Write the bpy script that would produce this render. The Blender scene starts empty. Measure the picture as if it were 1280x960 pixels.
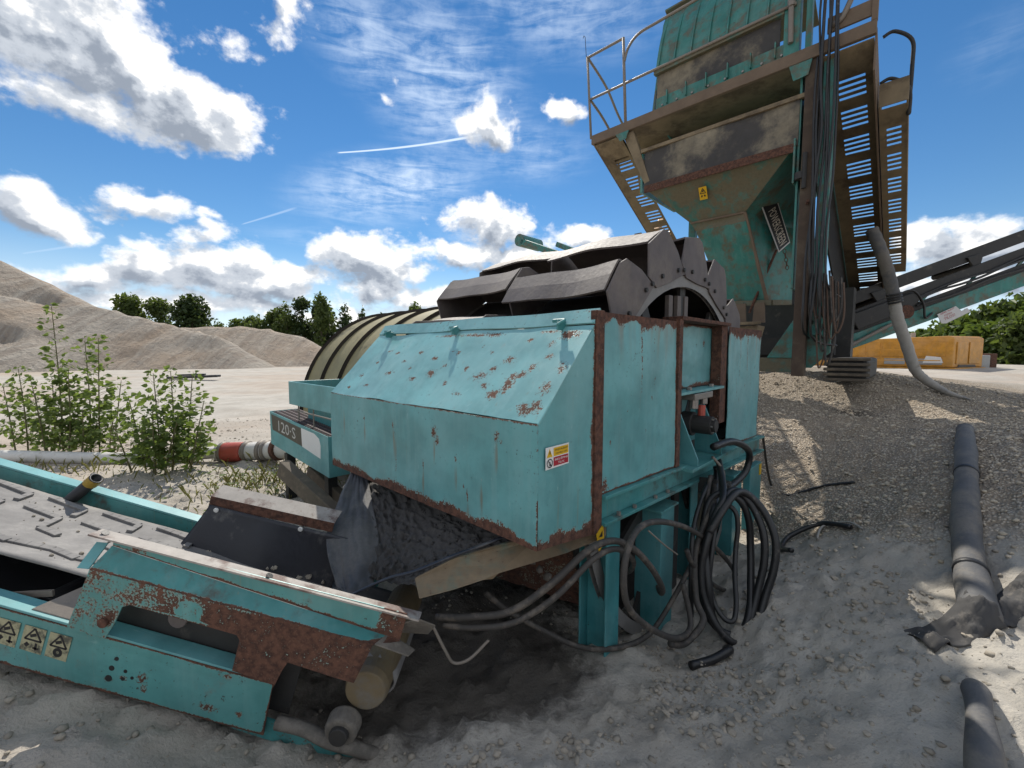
import bpy, math, random
import numpy as np
from mathutils import Vector, Matrix
from math import radians as R, sin, cos, pi, sqrt, atan2
random.seed(7)
V = Vector
S = bpy.context.scene
COL = S.collection

# ------------------------------------------------------------------ camera
S.cycles.max_bounces = 6; S.cycles.diffuse_bounces = 3; S.cycles.glossy_bounces = 2; S.cycles.transmission_bounces = 2; S.cycles.transparent_max_bounces = 4
S.cycles.caustics_reflective = False; S.cycles.caustics_refractive = False
cam = bpy.data.cameras.new("camera")
cam.sensor_width = 36.0
cam.lens = 36.0 * 532.0 / 1280.0
cam.clip_start = 0.05
cam.clip_end = 3000.0
camo = bpy.data.objects.new("camera", cam)
camo.location = (0, 0, 1.6)
camo.rotation_euler = (R(90 - 4.353), 0, 0)
COL.objects.link(camo)
S.camera = camo

# ------------------------------------------------------------------ exposure, sun
S.view_settings.view_transform = 'Standard'
S.view_settings.look = 'None'
S.view_settings.exposure = 1.22
S.view_settings.gamma = 1.0
SUN_EL, SUN_AZ = 47.0, -6.5           # degrees; azimuth from +Y towards +X
sl = bpy.data.lights.new("sun", 'SUN')
sl.energy = 2.15
sl.angle = R(0.5)
sl.color = (1.0, 0.94, 0.84)
so = bpy.data.objects.new("sun", sl)
sd = Vector((sin(R(SUN_AZ)) * cos(R(SUN_EL)), cos(R(SUN_AZ)) * cos(R(SUN_EL)), sin(R(SUN_EL))))
so.rotation_euler = sd.to_track_quat('Z', 'Y').to_euler()
so.location = (0, 30, 40)
COL.objects.link(so)

# ------------------------------------------------------------------ node helper
class NT:
    def __init__(s, tree):
        s.t = tree; s.n = tree.nodes; s.l = tree.links
    def new(s, typ, **kw):
        n = s.n.new(typ)
        for k, v in kw.items(): setattr(n, k, v)
        return n
    def put(s, sock, v):
        if v is None: return
        if isinstance(v, (int, float)):
            if sock.type in ('RGBA', 'VECTOR') : sock.default_value = (v, v, v, 1)[:len(sock.default_value)]
            else: sock.default_value = v
        elif isinstance(v, (tuple, list)):
            if sock.type == 'RGBA' and len(v) == 3: v = tuple(v) + (1,)
            sock.default_value = v
        else: s.l.new(v, sock)
    def math(s, op, a, b=None, c=None, clamp=False):
        n = s.new('ShaderNodeMath', operation=op, use_clamp=clamp)
        s.put(n.inputs[0], a); s.put(n.inputs[1], b)
        if c is not None: s.put(n.inputs[2], c)
        return n.outputs[0]
    def vm(s, op, a, b=None):
        n = s.new('ShaderNodeVectorMath', operation=op)
        s.put(n.inputs[0], a)
        if b is not None: s.put(n.inputs[1], b)
        return n.outputs['Value'] if op in ('LENGTH', 'DOT_PRODUCT', 'DISTANCE') else n.outputs[0]
    def mix(s, f, a, b, blend='MIX'):
        n = s.new('ShaderNodeMix', data_type='RGBA', blend_type=blend)
        s.put(n.inputs[0], f); s.put(n.inputs[6], a); s.put(n.inputs[7], b)
        return n.outputs[2]
    def step(s, v, lo, hi, a=0.0, b=1.0):
        n = s.new('ShaderNodeMapRange', interpolation_type='SMOOTHSTEP')
        s.put(n.inputs[0], v); s.put(n.inputs[1], lo); s.put(n.inputs[2], hi); s.put(n.inputs[3], a); s.put(n.inputs[4], b)
        return n.outputs[0]
    def noise(s, vec, scale, detail=4, rough=0.55, dist=0.0):
        n = s.new('ShaderNodeTexNoise')
        s.put(n.inputs['Vector'], vec)
        n.inputs['Scale'].default_value = scale; n.inputs['Detail'].default_value = detail
        n.inputs['Roughness'].default_value = rough; n.inputs['Distortion'].default_value = dist
        return n.outputs[0]
    def vor(s, vec, scale, out='Distance', detail=0.0, feature='F1'):
        n = s.new('ShaderNodeTexVoronoi', feature=feature)
        s.put(n.inputs['Vector'], vec); n.inputs['Scale'].default_value = scale
        if detail: n.inputs['Detail'].default_value = detail
        return n.outputs[out]
    def map(s, vec, sc=(1, 1, 1), rot=(0, 0, 0), loc=(0, 0, 0)):
        n = s.new('ShaderNodeMapping')
        s.put(n.inputs[0], vec); n.inputs[1].default_value = loc; n.inputs[2].default_value = rot; n.inputs[3].default_value = sc
        return n.outputs[0]
    def attr(s, name):
        return s.new('ShaderNodeAttribute', attribute_name=name).outputs['Fac']
    def sep(s, v):
        n = s.new('ShaderNodeSeparateXYZ'); s.put(n.inputs[0], v); return n.outputs
    def comb(s, x, y, z):
        n = s.new('ShaderNodeCombineXYZ'); s.put(n.inputs[0], x); s.put(n.inputs[1], y); s.put(n.inputs[2], z); return n.outputs[0]

# ------------------------------------------------------------------ world: Nishita sky with clouds placed by azimuth / elevation
W = bpy.data.worlds.new("World"); S.world = W; W.use_nodes = True
W.cycles.sampling_method = 'MANUAL'; W.cycles.sample_map_resolution = 512
wt = NT(W.node_tree); wt.n.clear()
sky = wt.new('ShaderNodeTexSky', sky_type='NISHITA', sun_disc=False)
sky.sun_elevation = R(SUN_EL); sky.sun_rotation = R(SUN_AZ)
sky.altitude = 100; sky.air_density = 1.0; sky.dust_density = 0.0; sky.ozone_density = 2.2
hs = wt.new('ShaderNodeHueSaturation'); hs.inputs['Saturation'].default_value = 1.28; hs.inputs['Value'].default_value = 0.92
wt.l.new(sky.outputs[0], hs.inputs['Color'])
dirn = wt.new('ShaderNodeTexCoord').outputs['Generated']
CLOUDS = [  # az, el, half width, half height, turn (degrees), strength
    (-46.7, 26.9, 12.9, 6.0, 20, 1.80),
    (-41.1, 26.3, 9.8, 6.2, -4, 1.80),
    (-34.7, 24.2, 8.0, 5.4, -13, 1.70),
    (-46.1, 22.2, 7.7, 3.2, 7, 1.30),
    (-31.2, 29.9, 6.2, 3.2, -14, 0.80),
    (-26.8, 33.1, 3.6, 4.5, -29, 0.90),
    (-31.5, 22.8, 4.5, 2.5, -3, 1.00),
    (-47.6, 12.8, 5.2, 3.0, -19, 1.35),
    (-40.3, 14.6, 6.1, 2.6, -4, 1.30),
    (-35.2, 14.0, 2.9, 1.3, 9, 0.60),
    (-44.4, 7.1, 7.3, 2.8, 6, 1.40),
    (-39.7, 8.8, 7.0, 3.8, 13, 1.50),
    (-34.3, 9.0, 9.6, 4.3, 5, 1.70),
    (-35.3, 12.1, 4.1, 1.9, 8, 1.20),
    (-28.6, 8.2, 8.8, 4.2, 4, 1.45),
    (-37.3, 5.2, 19.8, 2.3, 3, 1.30),
    (-24.1, 5.0, 18.8, 2.1, 1, 1.10),
    (-42.4, 3.9, 6.4, 1.2, 3, 0.90),
    (-17.9, 11.3, 8.0, 4.8, 3, 1.60),
    (-18.9, 7.7, 10.0, 2.9, 2, 1.40),
    (-3.1, 15.8, 7.5, 4.6, -9, 1.60),
    (-6.8, 12.1, 7.8, 3.5, 1, 1.40),
    (7.8, 14.4, 6.7, 3.0, -3, 1.50),
    (1.1, 12.6, 11.4, 2.9, -1, 1.35),
    (-10.0, 7.0, 13.7, 2.8, 0, 1.30),
    (-12.0, 12.3, 4.1, 2.7, 2, 1.00),
    (-14.5, 9.6, 7.1, 2.5, 2, 1.20),
    (-2.9, 27.4, 5.7, 2.9, -8, 1.55),
    (6.4, 27.9, 4.2, 2.1, 0, 1.40),
    (-14.0, 31.0, 2.0, 2.5, 52, 1.00),
    (-15.5, 29.0, 2.1, 0.8, 6, 0.80),
    (43.2, 9.8, 4.3, 3.4, 4, 1.55),
    (47.6, 9.8, 4.1, 3.4, -11, 1.55),
    (42.2, 6.8, 4.4, 2.6, -6, 1.40),
    (47.5, 6.9, 4.9, 2.8, -8, 1.50),
]
CIRRUS = [
    (-15.3, 19.7, 15.3, 5.3, 11, 0.95),
    (-8.2, 30.2, 15.2, 10.5, -28, 0.70),
    (-16.8, 32.8, 11.5, 6.2, -18, 0.62),
    (1.0, 24.2, 12.2, 4.7, -3, 0.45),
    (5.0, 37.3, 19.8, 6.4, -7, 0.50),
    (-4.2, 14.3, 8.4, 2.9, -9, 0.40),
    (46.9, 24.7, 4.1, 3.8, 15, 0.12),
    (-22.0, 13.3, 11.5, 1.8, -1, 0.35),
]
TRAILS = [(-21.72, 22.62, -2.89, 26.17, 0.24, 0.90), (-31.93, 13.81, -25.58, 16.69, 0.22, 0.30), (-48.80, 8.36, -42.58, 10.66, 0.30, 0.30)]
grp = bpy.data.node_groups.new("cloud_cover", 'ShaderNodeTree')
grp.interface.new_socket(name="Vector", in_out='INPUT', socket_type='NodeSocketVector')
grp.interface.new_socket(name="Density", in_out='OUTPUT', socket_type='NodeSocketFloat')
g = NT(grp)
gi = g.new('NodeGroupInput'); go = g.new('NodeGroupOutput')
P = gi.outputs[0]
wn = g.new('ShaderNodeTexNoise'); g.put(wn.inputs['Vector'], P); wn.inputs['Scale'].default_value = 7; wn.inputs['Detail'].default_value = 3
warp = g.vm('SCALE', g.vm('SUBTRACT', wn.outputs['Color'], (0.5, 0.5, 0.5))); warp.node.inputs['Scale'].default_value = 0.10
PW = g.vm('ADD', P, warp)
acc = None
for az, el, rw, rh, tn, st in CLOUDS:
    mp = g.new('ShaderNodeMapping', vector_type='TEXTURE'); g.put(mp.inputs[0], PW)
    mp.inputs[1].default_value = (R(az), R(el), 0); mp.inputs[2].default_value = (0, 0, R(tn)); mp.inputs[3].default_value = (R(rw), R(rh), 1)
    q = mp.outputs[0]
    v = g.math('MULTIPLY_ADD', g.vm('LENGTH', q), -st, st)
    acc = v if acc is None else g.math('MAXIMUM', acc, v)
# unseen cloud cover beyond the frame, added to brighten the shaded sides
gx_ = g.sep(P); beyond = g.step(g.math('ABSOLUTE', gx_[0]), R(58), R(72))
fill_cloud = g.math('MULTIPLY_ADD', g.noise(P, 1.6, 2, 0.5), 6.0, -2.0); fill_cloud = g.math('MINIMUM', fill_cloud, 1.1)
fill_cloud = g.math('MULTIPLY_ADD', beyond, 3.0, g.math('SUBTRACT', fill_cloud, 3.0))
acc = g.math('MAXIMUM', g.math('MAXIMUM', acc, fill_cloud), -1.2)
PN = g.map(P, sc=(1.0, 1.35, 1.0))
n1 = g.noise(PN, 6.5, 8, 0.62)
jit = g.vm('SCALE', wn.outputs['Color']); jit.node.inputs['Scale'].default_value = 0.14
n1b = g.math('MULTIPLY_ADD', n1, 2.3, -1.12)
v1 = g.vor(g.vm('ADD', PN, jit), 11.0, detail=3.0)
vb = g.math('MULTIPLY_ADD', v1, -0.70, 0.32)
n2b = g.math('MULTIPLY_ADD', g.noise(PN, 27.0, 5, 0.62), 0.95, -0.475)
den = g.math('ADD', g.math('ADD', g.math('ADD', acc, n1b), vb), n2b)
g.put(go.inputs[0], den)
def cover(vec):
    n = wt.new('ShaderNodeGroup'); n.node_tree = grp; wt.put(n.inputs[0], vec); return n.outputs[0]
dx, dy, dz = wt.sep(dirn)
az = wt.math('ARCTAN2', dx, dy); el = wt.math('ARCSINE', dz)
AE = wt.comb(az, el, 0)
tosun = wt.vm('NORMALIZE', wt.vm('SUBTRACT', (R(SUN_AZ), R(SUN_EL + 6), 0), AE))
off = wt.vm('SCALE', tosun); off.node.inputs['Scale'].default_value = 0.030
d0 = cover(AE); d1 = cover(wt.vm('ADD', AE, off))
alpha = wt.step(d0, -0.05, 0.60)
rim = wt.step(d0, 0.85, 0.10)                     # thin cloud lets the sun behind it through
top = wt.math('MULTIPLY_ADD', wt.math('SUBTRACT', d0, d1), 0.95, 0.38)
lit = wt.math('MULTIPLY_ADD', rim, 0.42, top, clamp=True)
lit = wt.math('SUBTRACT', lit, wt.math('MULTIPLY', wt.step(d0, 0.9, 1.9), 0.16), clamp=True)
lit = wt.math('ADD', lit, wt.math('MULTIPLY_ADD', wt.noise(AE, 34, 5, 0.65), 0.5, -0.25), clamp=True)
cr = wt.new('ShaderNodeValToRGB'); wt.put(cr.inputs[0], lit); cr.color_ramp.interpolation = 'EASE'
cr.color_ramp.elements[0].color = (0.27, 0.31, 0.375, 1); cr.color_ramp.elements[0].position = 0.0
cr.color_ramp.elements[1].color = (1.0, 0.99, 0.97, 1); cr.color_ramp.elements[1].position = 0.92
e_ = cr.color_ramp.elements.new(0.45); e_.color = (0.50, 0.54, 0.60, 1)
ccol = cr.outputs[0]
# thin high cloud: stretched streaks in soft patches, and two vapour trails
cacc = None
for a_, e_, rw, rh, tn, st in CIRRUS:
    mp = wt.new('ShaderNodeMapping', vector_type='TEXTURE'); wt.put(mp.inputs[0], AE)
    mp.inputs[1].default_value = (R(a_), R(e_), 0); mp.inputs[2].default_value = (0, 0, R(tn)); mp.inputs[3].default_value = (R(rw), R(rh), 1)
    q = mp.outputs[0]
    v = wt.math('MULTIPLY', wt.step(wt.vm('LENGTH', q), 1.0, 0.1), st)
    cacc = v if cacc is None else wt.math('MAXIMUM', cacc, v)
sn = wt.noise(wt.map(AE, rot=(0, 0, R(-35)), sc=(3.2, 20, 1)), 2.6, 8, 0.62, 0.7)
sn2 = wt.noise(AE, 14, 8, 0.65)
ci = wt.math('MULTIPLY', cacc, wt.step(wt.math('MULTIPLY_ADD', sn2, 0.45, wt.math('MULTIPLY', sn, 0.6)), 0.38, 0.72))
def trail(a0, e0, a1, e1, w, st):
    a0, e0, a1, e1 = R(a0), R(e0), R(a1), R(e1)
    L = math.hypot(a1 - a0, e1 - e0); ux, uy = (a1 - a0) / L, (e1 - e0) / L
    q = wt.vm('SUBTRACT', AE, (a0, e0, 0))
    along = wt.vm('DOT_PRODUCT', q, (ux, uy, 0)); across = wt.math('ABSOLUTE', wt.vm('DOT_PRODUCT', q, (-uy, ux, 0)))
    wid = wt.math('MULTIPLY_ADD', wt.math('DIVIDE', along, L), R(w) * 0.6, R(w) * 0.4)
    f = wt.step(wt.math('DIVIDE', across, wid), 1.0, 0.2)
    f = wt.math('MULTIPLY', f, wt.math('MULTIPLY', wt.step(along, 0.0, 0.01), wt.step(along, L, L - 0.03)))
    return wt.math('MULTIPLY', f, st)
veil = wt.math('MULTIPLY', wt.step(el, R(13), R(0.5)), 0.62); ci = wt.math('MAXIMUM', ci, veil)
for T in TRAILS: ci = wt.math('MAXIMUM', ci, trail(*T))
bg = wt.new('ShaderNodeBackground'); wt.put(bg.inputs[0], hs.outputs[0]); bg.inputs[1].default_value = 0.05
bc = wt.new('ShaderNodeBackground'); wt.put(bc.inputs[0], ccol); bc.inputs[1].default_value = 0.54
bci = wt.new('ShaderNodeBackground'); bci.inputs[0].default_value = (0.72, 0.84, 1.0, 1); bci.inputs[1].default_value = 0.52
m1 = wt.new('ShaderNodeMixShader'); wt.put(m1.inputs[0], ci); wt.l.new(bg.outputs[0], m1.inputs[1]); wt.l.new(bci.outputs[0], m1.inputs[2])
m2 = wt.new('ShaderNodeMixShader'); wt.put(m2.inputs[0], alpha); wt.l.new(m1.outputs[0], m2.inputs[1]); wt.l.new(bc.outputs[0], m2.inputs[2])
wo = wt.new('ShaderNodeOutputWorld'); wt.l.new(m2.outputs[0], wo.inputs[0])

# ------------------------------------------------------------------ numeric noise for shaping meshes
def _h(ix, iy, iz, seed):
    n = (ix.astype(np.int64) * 374761393 + iy.astype(np.int64) * 668265263 + iz.astype(np.int64) * 2147483647 + seed * 974711) & 0x7fffffff
    n = ((n ^ (n >> 13)) * 1274126177) & 0x7fffffff
    n = n ^ (n >> 16)
    return (n & 0xffff) / 65535.0
def vnoise(x, y, z=0.0, seed=0):
    x, y, z = np.broadcast_arrays(np.asarray(x, float), np.asarray(y, float), np.asarray(z, float))
    ix, iy, iz = np.floor(x), np.floor(y), np.floor(z)
    fx, fy, fz = x - ix, y - iy, z - iz
    fx, fy, fz = [f * f * (3 - 2 * f) for f in (fx, fy, fz)]
    r = 0
    for a in (0, 1):
        for b in (0, 1):
            for c in (0, 1):
                r = r + _h(ix + a, iy + b, iz + c, seed) * (fx if a else 1 - fx) * (fy if b else 1 - fy) * (fz if c else 1 - fz)
    return r
def fbm(x, y, z=0.0, oct=4, seed=0, gain=0.5):
    r, amp, tot = 0, 1.0, 0
    x, y, z = np.asarray(x, float), np.asarray(y, float), np.asarray(z, float)
    for o in range(oct):
        r = r + amp * vnoise(x * 2 ** o + 17.3 * o, y * 2 ** o - 9.1 * o, z * 2 ** o, seed + o); tot += amp; amp *= gain
    return r / tot

from mathutils import noise as MN
def sfbm(x, y, z=0.0, oct=3, seed=0): return 0.5 + 0.55 * MN.fractal(V((x + seed * 5.3, y - seed * 2.9, z + seed * 7.7)), 1.0, 2.0, oct)
# ------------------------------------------------------------------ mesh builder
class MB:
    def __init__(s): s.v = []; s.f = []; s.at = {}
    def add(s, vs, fs, **at):
        o = len(s.v); s.v += [tuple(v) for v in vs]; s.f += [tuple(i + o for i in f) for f in fs]
        for k, a in at.items(): s.at.setdefault(k, {}).update({o + i: float(q) for i, q in enumerate(a)})
        return s
    def box(s, c, ex, ey, ez):
        c, ex, ey, ez = V(c), V(ex), V(ey), V(ez)
        vs = [c + ex * i + ey * j + ez * k for i in (-1, 1) for j in (-1, 1) for k in (-1, 1)]
        return s.add(vs, [(0, 1, 3, 2), (4, 6, 7, 5), (0, 4, 5, 1), (2, 3, 7, 6), (0, 2, 6, 4), (1, 5, 7, 3)])
    def abox(s, x0, x1, y0, y1, z0, z1, fr=None):
        f = fr or (lambda a, b, c: V((a, b, c)))
        vs = [f(x, y, z) for x in (x0, x1) for y in (y0, y1) for z in (z0, z1)]
        return s.add(vs, [(0, 1, 3, 2), (4, 6, 7, 5), (0, 4, 5, 1), (2, 3, 7, 6), (0, 2, 6, 4), (1, 5, 7, 3)])
    def bar(s, p, q, w, h, up=(0, 0, 1)):
        p, q = V(p), V(q); d = (q - p).normalized(); side = d.cross(V(up)).normalized(); u = side.cross(d)
        return s.box((p + q) / 2, (q - p) / 2, side * (w / 2), u * (h / 2))
    def prism(s, poly, th):
        th = V(th); n = len(poly); a = [V(p) for p in poly]
        vs = a + [p + th for p in a]
        fs = [tuple(range(n)), tuple(range(2 * n - 1, n - 1, -1))] + [(i, n + i, n + (i + 1) % n, (i + 1) % n) for i in range(n)]
        return s.add(vs, fs)
    def tube(s, path, r, n=10, cap=True, squash=None):
        pts = [V(p) for p in path]; m = len(pts)
        rs = r if isinstance(r, (list, tuple)) else [r] * m
        t0 = (pts[1] - pts[0]).normalized()
        ref = V((0, 0, 1)) if abs(t0.z) < 0.9 else V((1, 0, 0))
        nn = t0.cross(ref).normalized(); vs = []
        for i in range(m):
            t = (pts[min(i + 1, m - 1)] - pts[max(i - 1, 0)]).normalized()
            nn = (nn - t * nn.dot(t)).normalized(); bb = t.cross(nn)
            for k in range(n):
                a = 2 * pi * k / n
                vs.append(pts[i] + nn * (cos(a) * rs[i]) + bb * (sin(a) * rs[i] * (squash or 1)))
        fs = [(i * n + k, i * n + (k + 1) % n, (i + 1) * n + (k + 1) % n, (i + 1) * n + k) for i in range(m - 1) for k in range(n)]
        if cap: fs += [tuple(range(n - 1, -1, -1)), tuple(range((m - 1) * n, m * n))]
        return s.add(vs, fs)
    def cyl(s, p, q, r, n=20, r2=None): return s.tube([p, q], [r, r if r2 is None else r2], n)
    def grid(s, fn, nu, nv, close=None, **at):
        """fn(u,v) -> point for u,v in 0..1; attribute functions at(u,v) -> float"""
        us = np.linspace(0, 1, nu + 1); vs_ = np.linspace(0, 1, nv + 1)
        vs = [fn(u, v) for v in vs_ for u in us]
        fs = [(j * (nu + 1) + i, j * (nu + 1) + i + 1, (j + 1) * (nu + 1) + i + 1, (j + 1) * (nu + 1) + i) for j in range(nv) for i in range(nu)]
        vals = {k: [f(u, v) for v in vs_ for u in us] for k, f in at.items()}
        return s.add(vs, fs, **vals)
ORG = {}
def spline(pts, per=8):
    pts = [V(p) for p in pts]; out = []
    for i in range(len(pts) - 1):
        p0, p1, p2, p3 = pts[max(i - 1, 0)], pts[i], pts[i + 1], pts[min(i + 2, len(pts) - 1)]
        for k in range(per):
            t = k / per
            out.append(0.5 * ((2 * p1) + (p2 - p0) * t + (2 * p0 - 5 * p1 + 4 * p2 - p3) * t * t + (3 * p1 - p0 - 3 * p2 + p3) * t ** 3))
    out.append(pts[-1]); return out
def tag(o, label=None, cat=None, group=None, kind=None):
    if label: o['label'] = label
    if cat: o['category'] = cat
    if group: o['group'] = group
    if kind: o['kind'] = kind
    return o
def thing(name, loc, label, cat, group=None):
    o = bpy.data.objects.new(name, None); o.empty_display_size = 0.3; o.location = loc; COL.objects.link(o)
    ORG[o.name] = V(loc); return tag(o, label, cat, group)
def obj(name, mb, mat, parent=None, bevel=0.0, smooth=False, solid=0.0, kind=None, label=None, base=None):
    org = ORG[parent.name] if parent is not None else V(base if base is not None else (0, 0, 0))
    me = bpy.data.meshes.new(name)
    me.from_pydata([(x - org.x, y - org.y, z - org.z) for x, y, z in mb.v], [], mb.f)
    if not isinstance(mat, (list, tuple)): mat = [mat]
    for m_ in mat: me.materials.append(m_)
    for k, d in mb.at.items():
        a = me.attributes.new(k, 'FLOAT', 'POINT'); arr = np.zeros(len(mb.v), dtype=np.float32)
        for i, q in d.items(): arr[i] = q
        a.data.foreach_set('value', arr)
    me.validate(); me.update()
    if smooth: me.polygons.foreach_set('use_smooth', [True] * len(me.polygons))
    o = bpy.data.objects.new(name, me); COL.objects.link(o)
    if parent is not None: o.parent = parent
    else: o.location = org
    ORG[o.name] = org
    if solid:
        md = o.modifiers.new("thickness", 'SOLIDIFY'); md.thickness = solid; md.offset = -1
    if bevel:
        md = o.modifiers.new("edge", 'BEVEL'); md.width = bevel; md.segments = 2; md.limit_method = 'ANGLE'; md.angle_limit = R(40)
    if kind: o['kind'] = kind
    if label: o['label'] = label
    return o
def copy_of(o, name, parent, mat4):
    """another object sharing o's mesh; mat4 is applied in the parent's frame"""
    c = o.copy(); COL.objects.link(c); c.parent = parent; c.matrix_local = mat4; ORG[c.name] = ORG[parent.name]; return c
def text_mb(txt, origin, ux, uy, height, mb=None, width=None, depth=0.0, align='LEFT'):
    """letters as a mesh, laid along ux / uy from origin, cap height 'height' metres"""
    cu = bpy.data.curves.new("letters", 'FONT'); cu.body = txt; cu.size = 1.0; cu.align_x = align; cu.resolution_u = 2
    to = bpy.data.objects.new("letters", cu); COL.objects.link(to)
    dg = bpy.context.evaluated_depsgraph_get(); me = bpy.data.meshes.new_from_object(to.evaluated_get(dg))
    bpy.data.objects.remove(to); mb = mb or MB()
    xs = [v.co.x for v in me.vertices] or [0, 1]
    s = height / 0.70; sx = s if width is None else width / max(1e-6, max(xs) - min(xs))
    x0 = min(xs) if align == 'LEFT' else 0
    o, ux, uy = V(origin), V(ux), V(uy)
    mb.add([o + ux * ((v.co.x - x0) * sx) + uy * (v.co.y * s) for v in me.vertices], [tuple(p.vertices) for p in me.polygons])
    bpy.data.meshes.remove(me); return mb

# ------------------------------------------------------------------ materials
def new_mat(name):
    m = bpy.data.materials.new(name); m.use_nodes = True
    n = NT(m.node_tree); b = m.node_tree.nodes['Principled BSDF']
    return m, n, b
def fin(n, b, col, rough=0.6, metal=0.0, h=None, hs=0.3, hd=0.01, spec=None):
    n.put(b.inputs['Base Color'], col); n.put(b.inputs['Roughness'], rough); n.put(b.inputs['Metallic'], metal)
    if spec is not None: b.inputs['Specular IOR Level'].default_value = spec
    if h is not None:
        bp = n.new('ShaderNodeBump'); bp.inputs['Strength'].default_value = hs; bp.inputs['Distance'].default_value = hd
        n.put(bp.inputs['Height'], h); n.l.new(bp.outputs[0], b.inputs['Normal'])
def pos(n): return n.new('ShaderNodeNewGeometry').outputs['Position']

def plain(name, col, rough=0.6, var=0.25, scale=14, metal=0.0, dust=0.0, dustcol=(0.33, 0.28, 0.21), bump=0.15):
    """one colour broken up by blotches, scuffs and (optionally) a coat of dust"""
    m, n, b = new_mat(name); p = pos(n)
    a = n.noise(p, scale, 6, 0.65); c = n.noise(p, scale * 7, 4, 0.6)
    k = n.math('MULTIPLY_ADD', a, 2 * var, 1 - var); k = n.math('MULTIPLY', k, n.math('MULTIPLY_ADD', c, 0.3, 0.85))
    base = n.mix(1.0, col, n.comb(k, k, k), 'MULTIPLY')
    if dust:
        d = n.noise(p, scale * 0.45, 7, 0.68)
        dm = n.step(d, 0.62 - dust * 0.35, 0.74 - dust * 0.25)
        base = n.mix(n.math('MULTIPLY', dm, 0.85), base, n.mix(c, dustcol, tuple(x * 0.6 for x in dustcol)))
    fin(n, b, base, n.math('MULTIPLY_ADD', c, 0.3, rough - 0.15), metal, n.math('ADD', c, a), bump, 0.004)
    return m

def painted(name, col, rust=0.0, fade=0.35, dust=0.0, rough=0.42, dirt=(0.20, 0.15, 0.09), chips=0.5):
    """old enamel paint: faded patches, run-off streaks, chips down to primer, rust where the mesh attribute 'rust' asks for it"""
    m, n, b = new_mat(name); p = pos(n)
    ra = n.attr('rust')
    n1 = n.noise(p, 3.2, 6, 0.6); n2 = n.noise(p, 26, 6, 0.62); n3 = n.noise(p, 95, 4, 0.6)
    streak = n.noise(n.map(p, sc=(15, 15, 1.1)), 1.0, 5, 0.6)
    scr = n.noise(n.map(p, rot=(0.5, 0.4, 0.7), sc=(3, 60, 9)), 1.0, 4, 0.7)
    fadec = tuple(min(1, c * 0.78 + 0.10) for c in col); deep = tuple(c * 0.72 for c in col)
    n0 = n.noise(p, 1.1, 5, 0.6, 0.4)
    base = n.mix(n.step(n1, 0.34, 0.68), deep, col)
    base = n.mix(n.math('MULTIPLY', n.step(n0, 0.42, 0.66), 0.55), base, tuple(min(1, c * 0.85 + 0.085) for c in col))
    base = n.mix(n.math('MULTIPLY', n.step(streak, 0.45, 0.72), fade), base, fadec)
    base = n.mix(n.math('MULTIPLY', n.step(n2, 0.52, 0.78), 0.30), base, tuple(c * 0.6 for c in col))
    base = n.mix(n.math('MULTIPLY', n.step(scr, 0.64, 0.72), 0.35), base, tuple(min(1, c + 0.16) for c in fadec))
    base = n.mix(n.math('MULTIPLY', n.step(n.noise(n.map(p, sc=(30, 30, 0.9)), 1.0, 4, 0.6), 0.63, 0.74), 0.30), base, (0.25, 0.21, 0.12))
    if dust:
        dn = n.noise(p, 4.5, 8, 0.68)
        base = n.mix(n.math('MULTIPLY', n.step(dn, 0.66 - dust * 0.4, 0.80 - dust * 0.3), 0.9), base, n.mix(n2, dirt, tuple(c * 0.55 for c in dirt)))
    stn = n.attr('stain'); base = n.mix(n.math('MULTIPLY', n.step(n.math('ADD', stn, n.math('MULTIPLY_ADD', streak, 0.8, -0.4)), 0.25, 0.95), 0.6), base, (0.20, 0.135, 0.07))
    # rust: attribute + ragged noise
    rag = n.math('ADD', n.math('MULTIPLY_ADD', n2, 0.95, -0.475), n.math('MULTIPLY_ADD', n3, 1.0, -0.5))
    rag = n.math('ADD', rag, n.math('MULTIPLY_ADD', n1, 0.5, -0.25))
    rv = n.math('ADD', n.math('ADD', ra, rag), rust)
    rm = n.step(rv, 0.47, 0.53); halo = n.step(rv, 0.34, 0.50)
    chip = n.math('MULTIPLY', n.step(n.math('MULTIPLY_ADD', n1, 0.35, n.math('ADD', n.math('MULTIPLY', n3, 0.5), n.math('MULTIPLY', n2, 0.5))), 0.86 - chips * 0.08, 0.885 - chips * 0.08), 0.9)
    base = n.mix(n.math('MULTIPLY', halo, 0.6), base, n.mix(n.step(n3, 0.42, 0.58), (0.40, 0.36, 0.28), (0.10, 0.055, 0.04)))
    base = n.mix(chip, base, (0.045, 0.035, 0.03))
    rc = n.mix(n.step(n2, 0.35, 0.65), (0.050, 0.022, 0.015), (0.135, 0.062, 0.040))
    rc = n.mix(n.math('MULTIPLY', n.step(n3, 0.52, 0.75), 0.45), rc, (0.24, 0.135, 0.095))
    base = n.mix(rm, base, rc)
    rough_ = n.math('MULTIPLY_ADD', rm, 0.9 - rough, n.math('MULTIPLY_ADD', n2, 0.25, rough - 0.12))
    h = n.math('ADD', n.math('MULTIPLY', rm, n.math('MULTIPLY_ADD', n3, 1.2, -0.8)), n.math('MULTIPLY', n1, 0.5))
    fin(n, b, base, rough_, 0.0, h, 0.35, 0.004)
    return m

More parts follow.
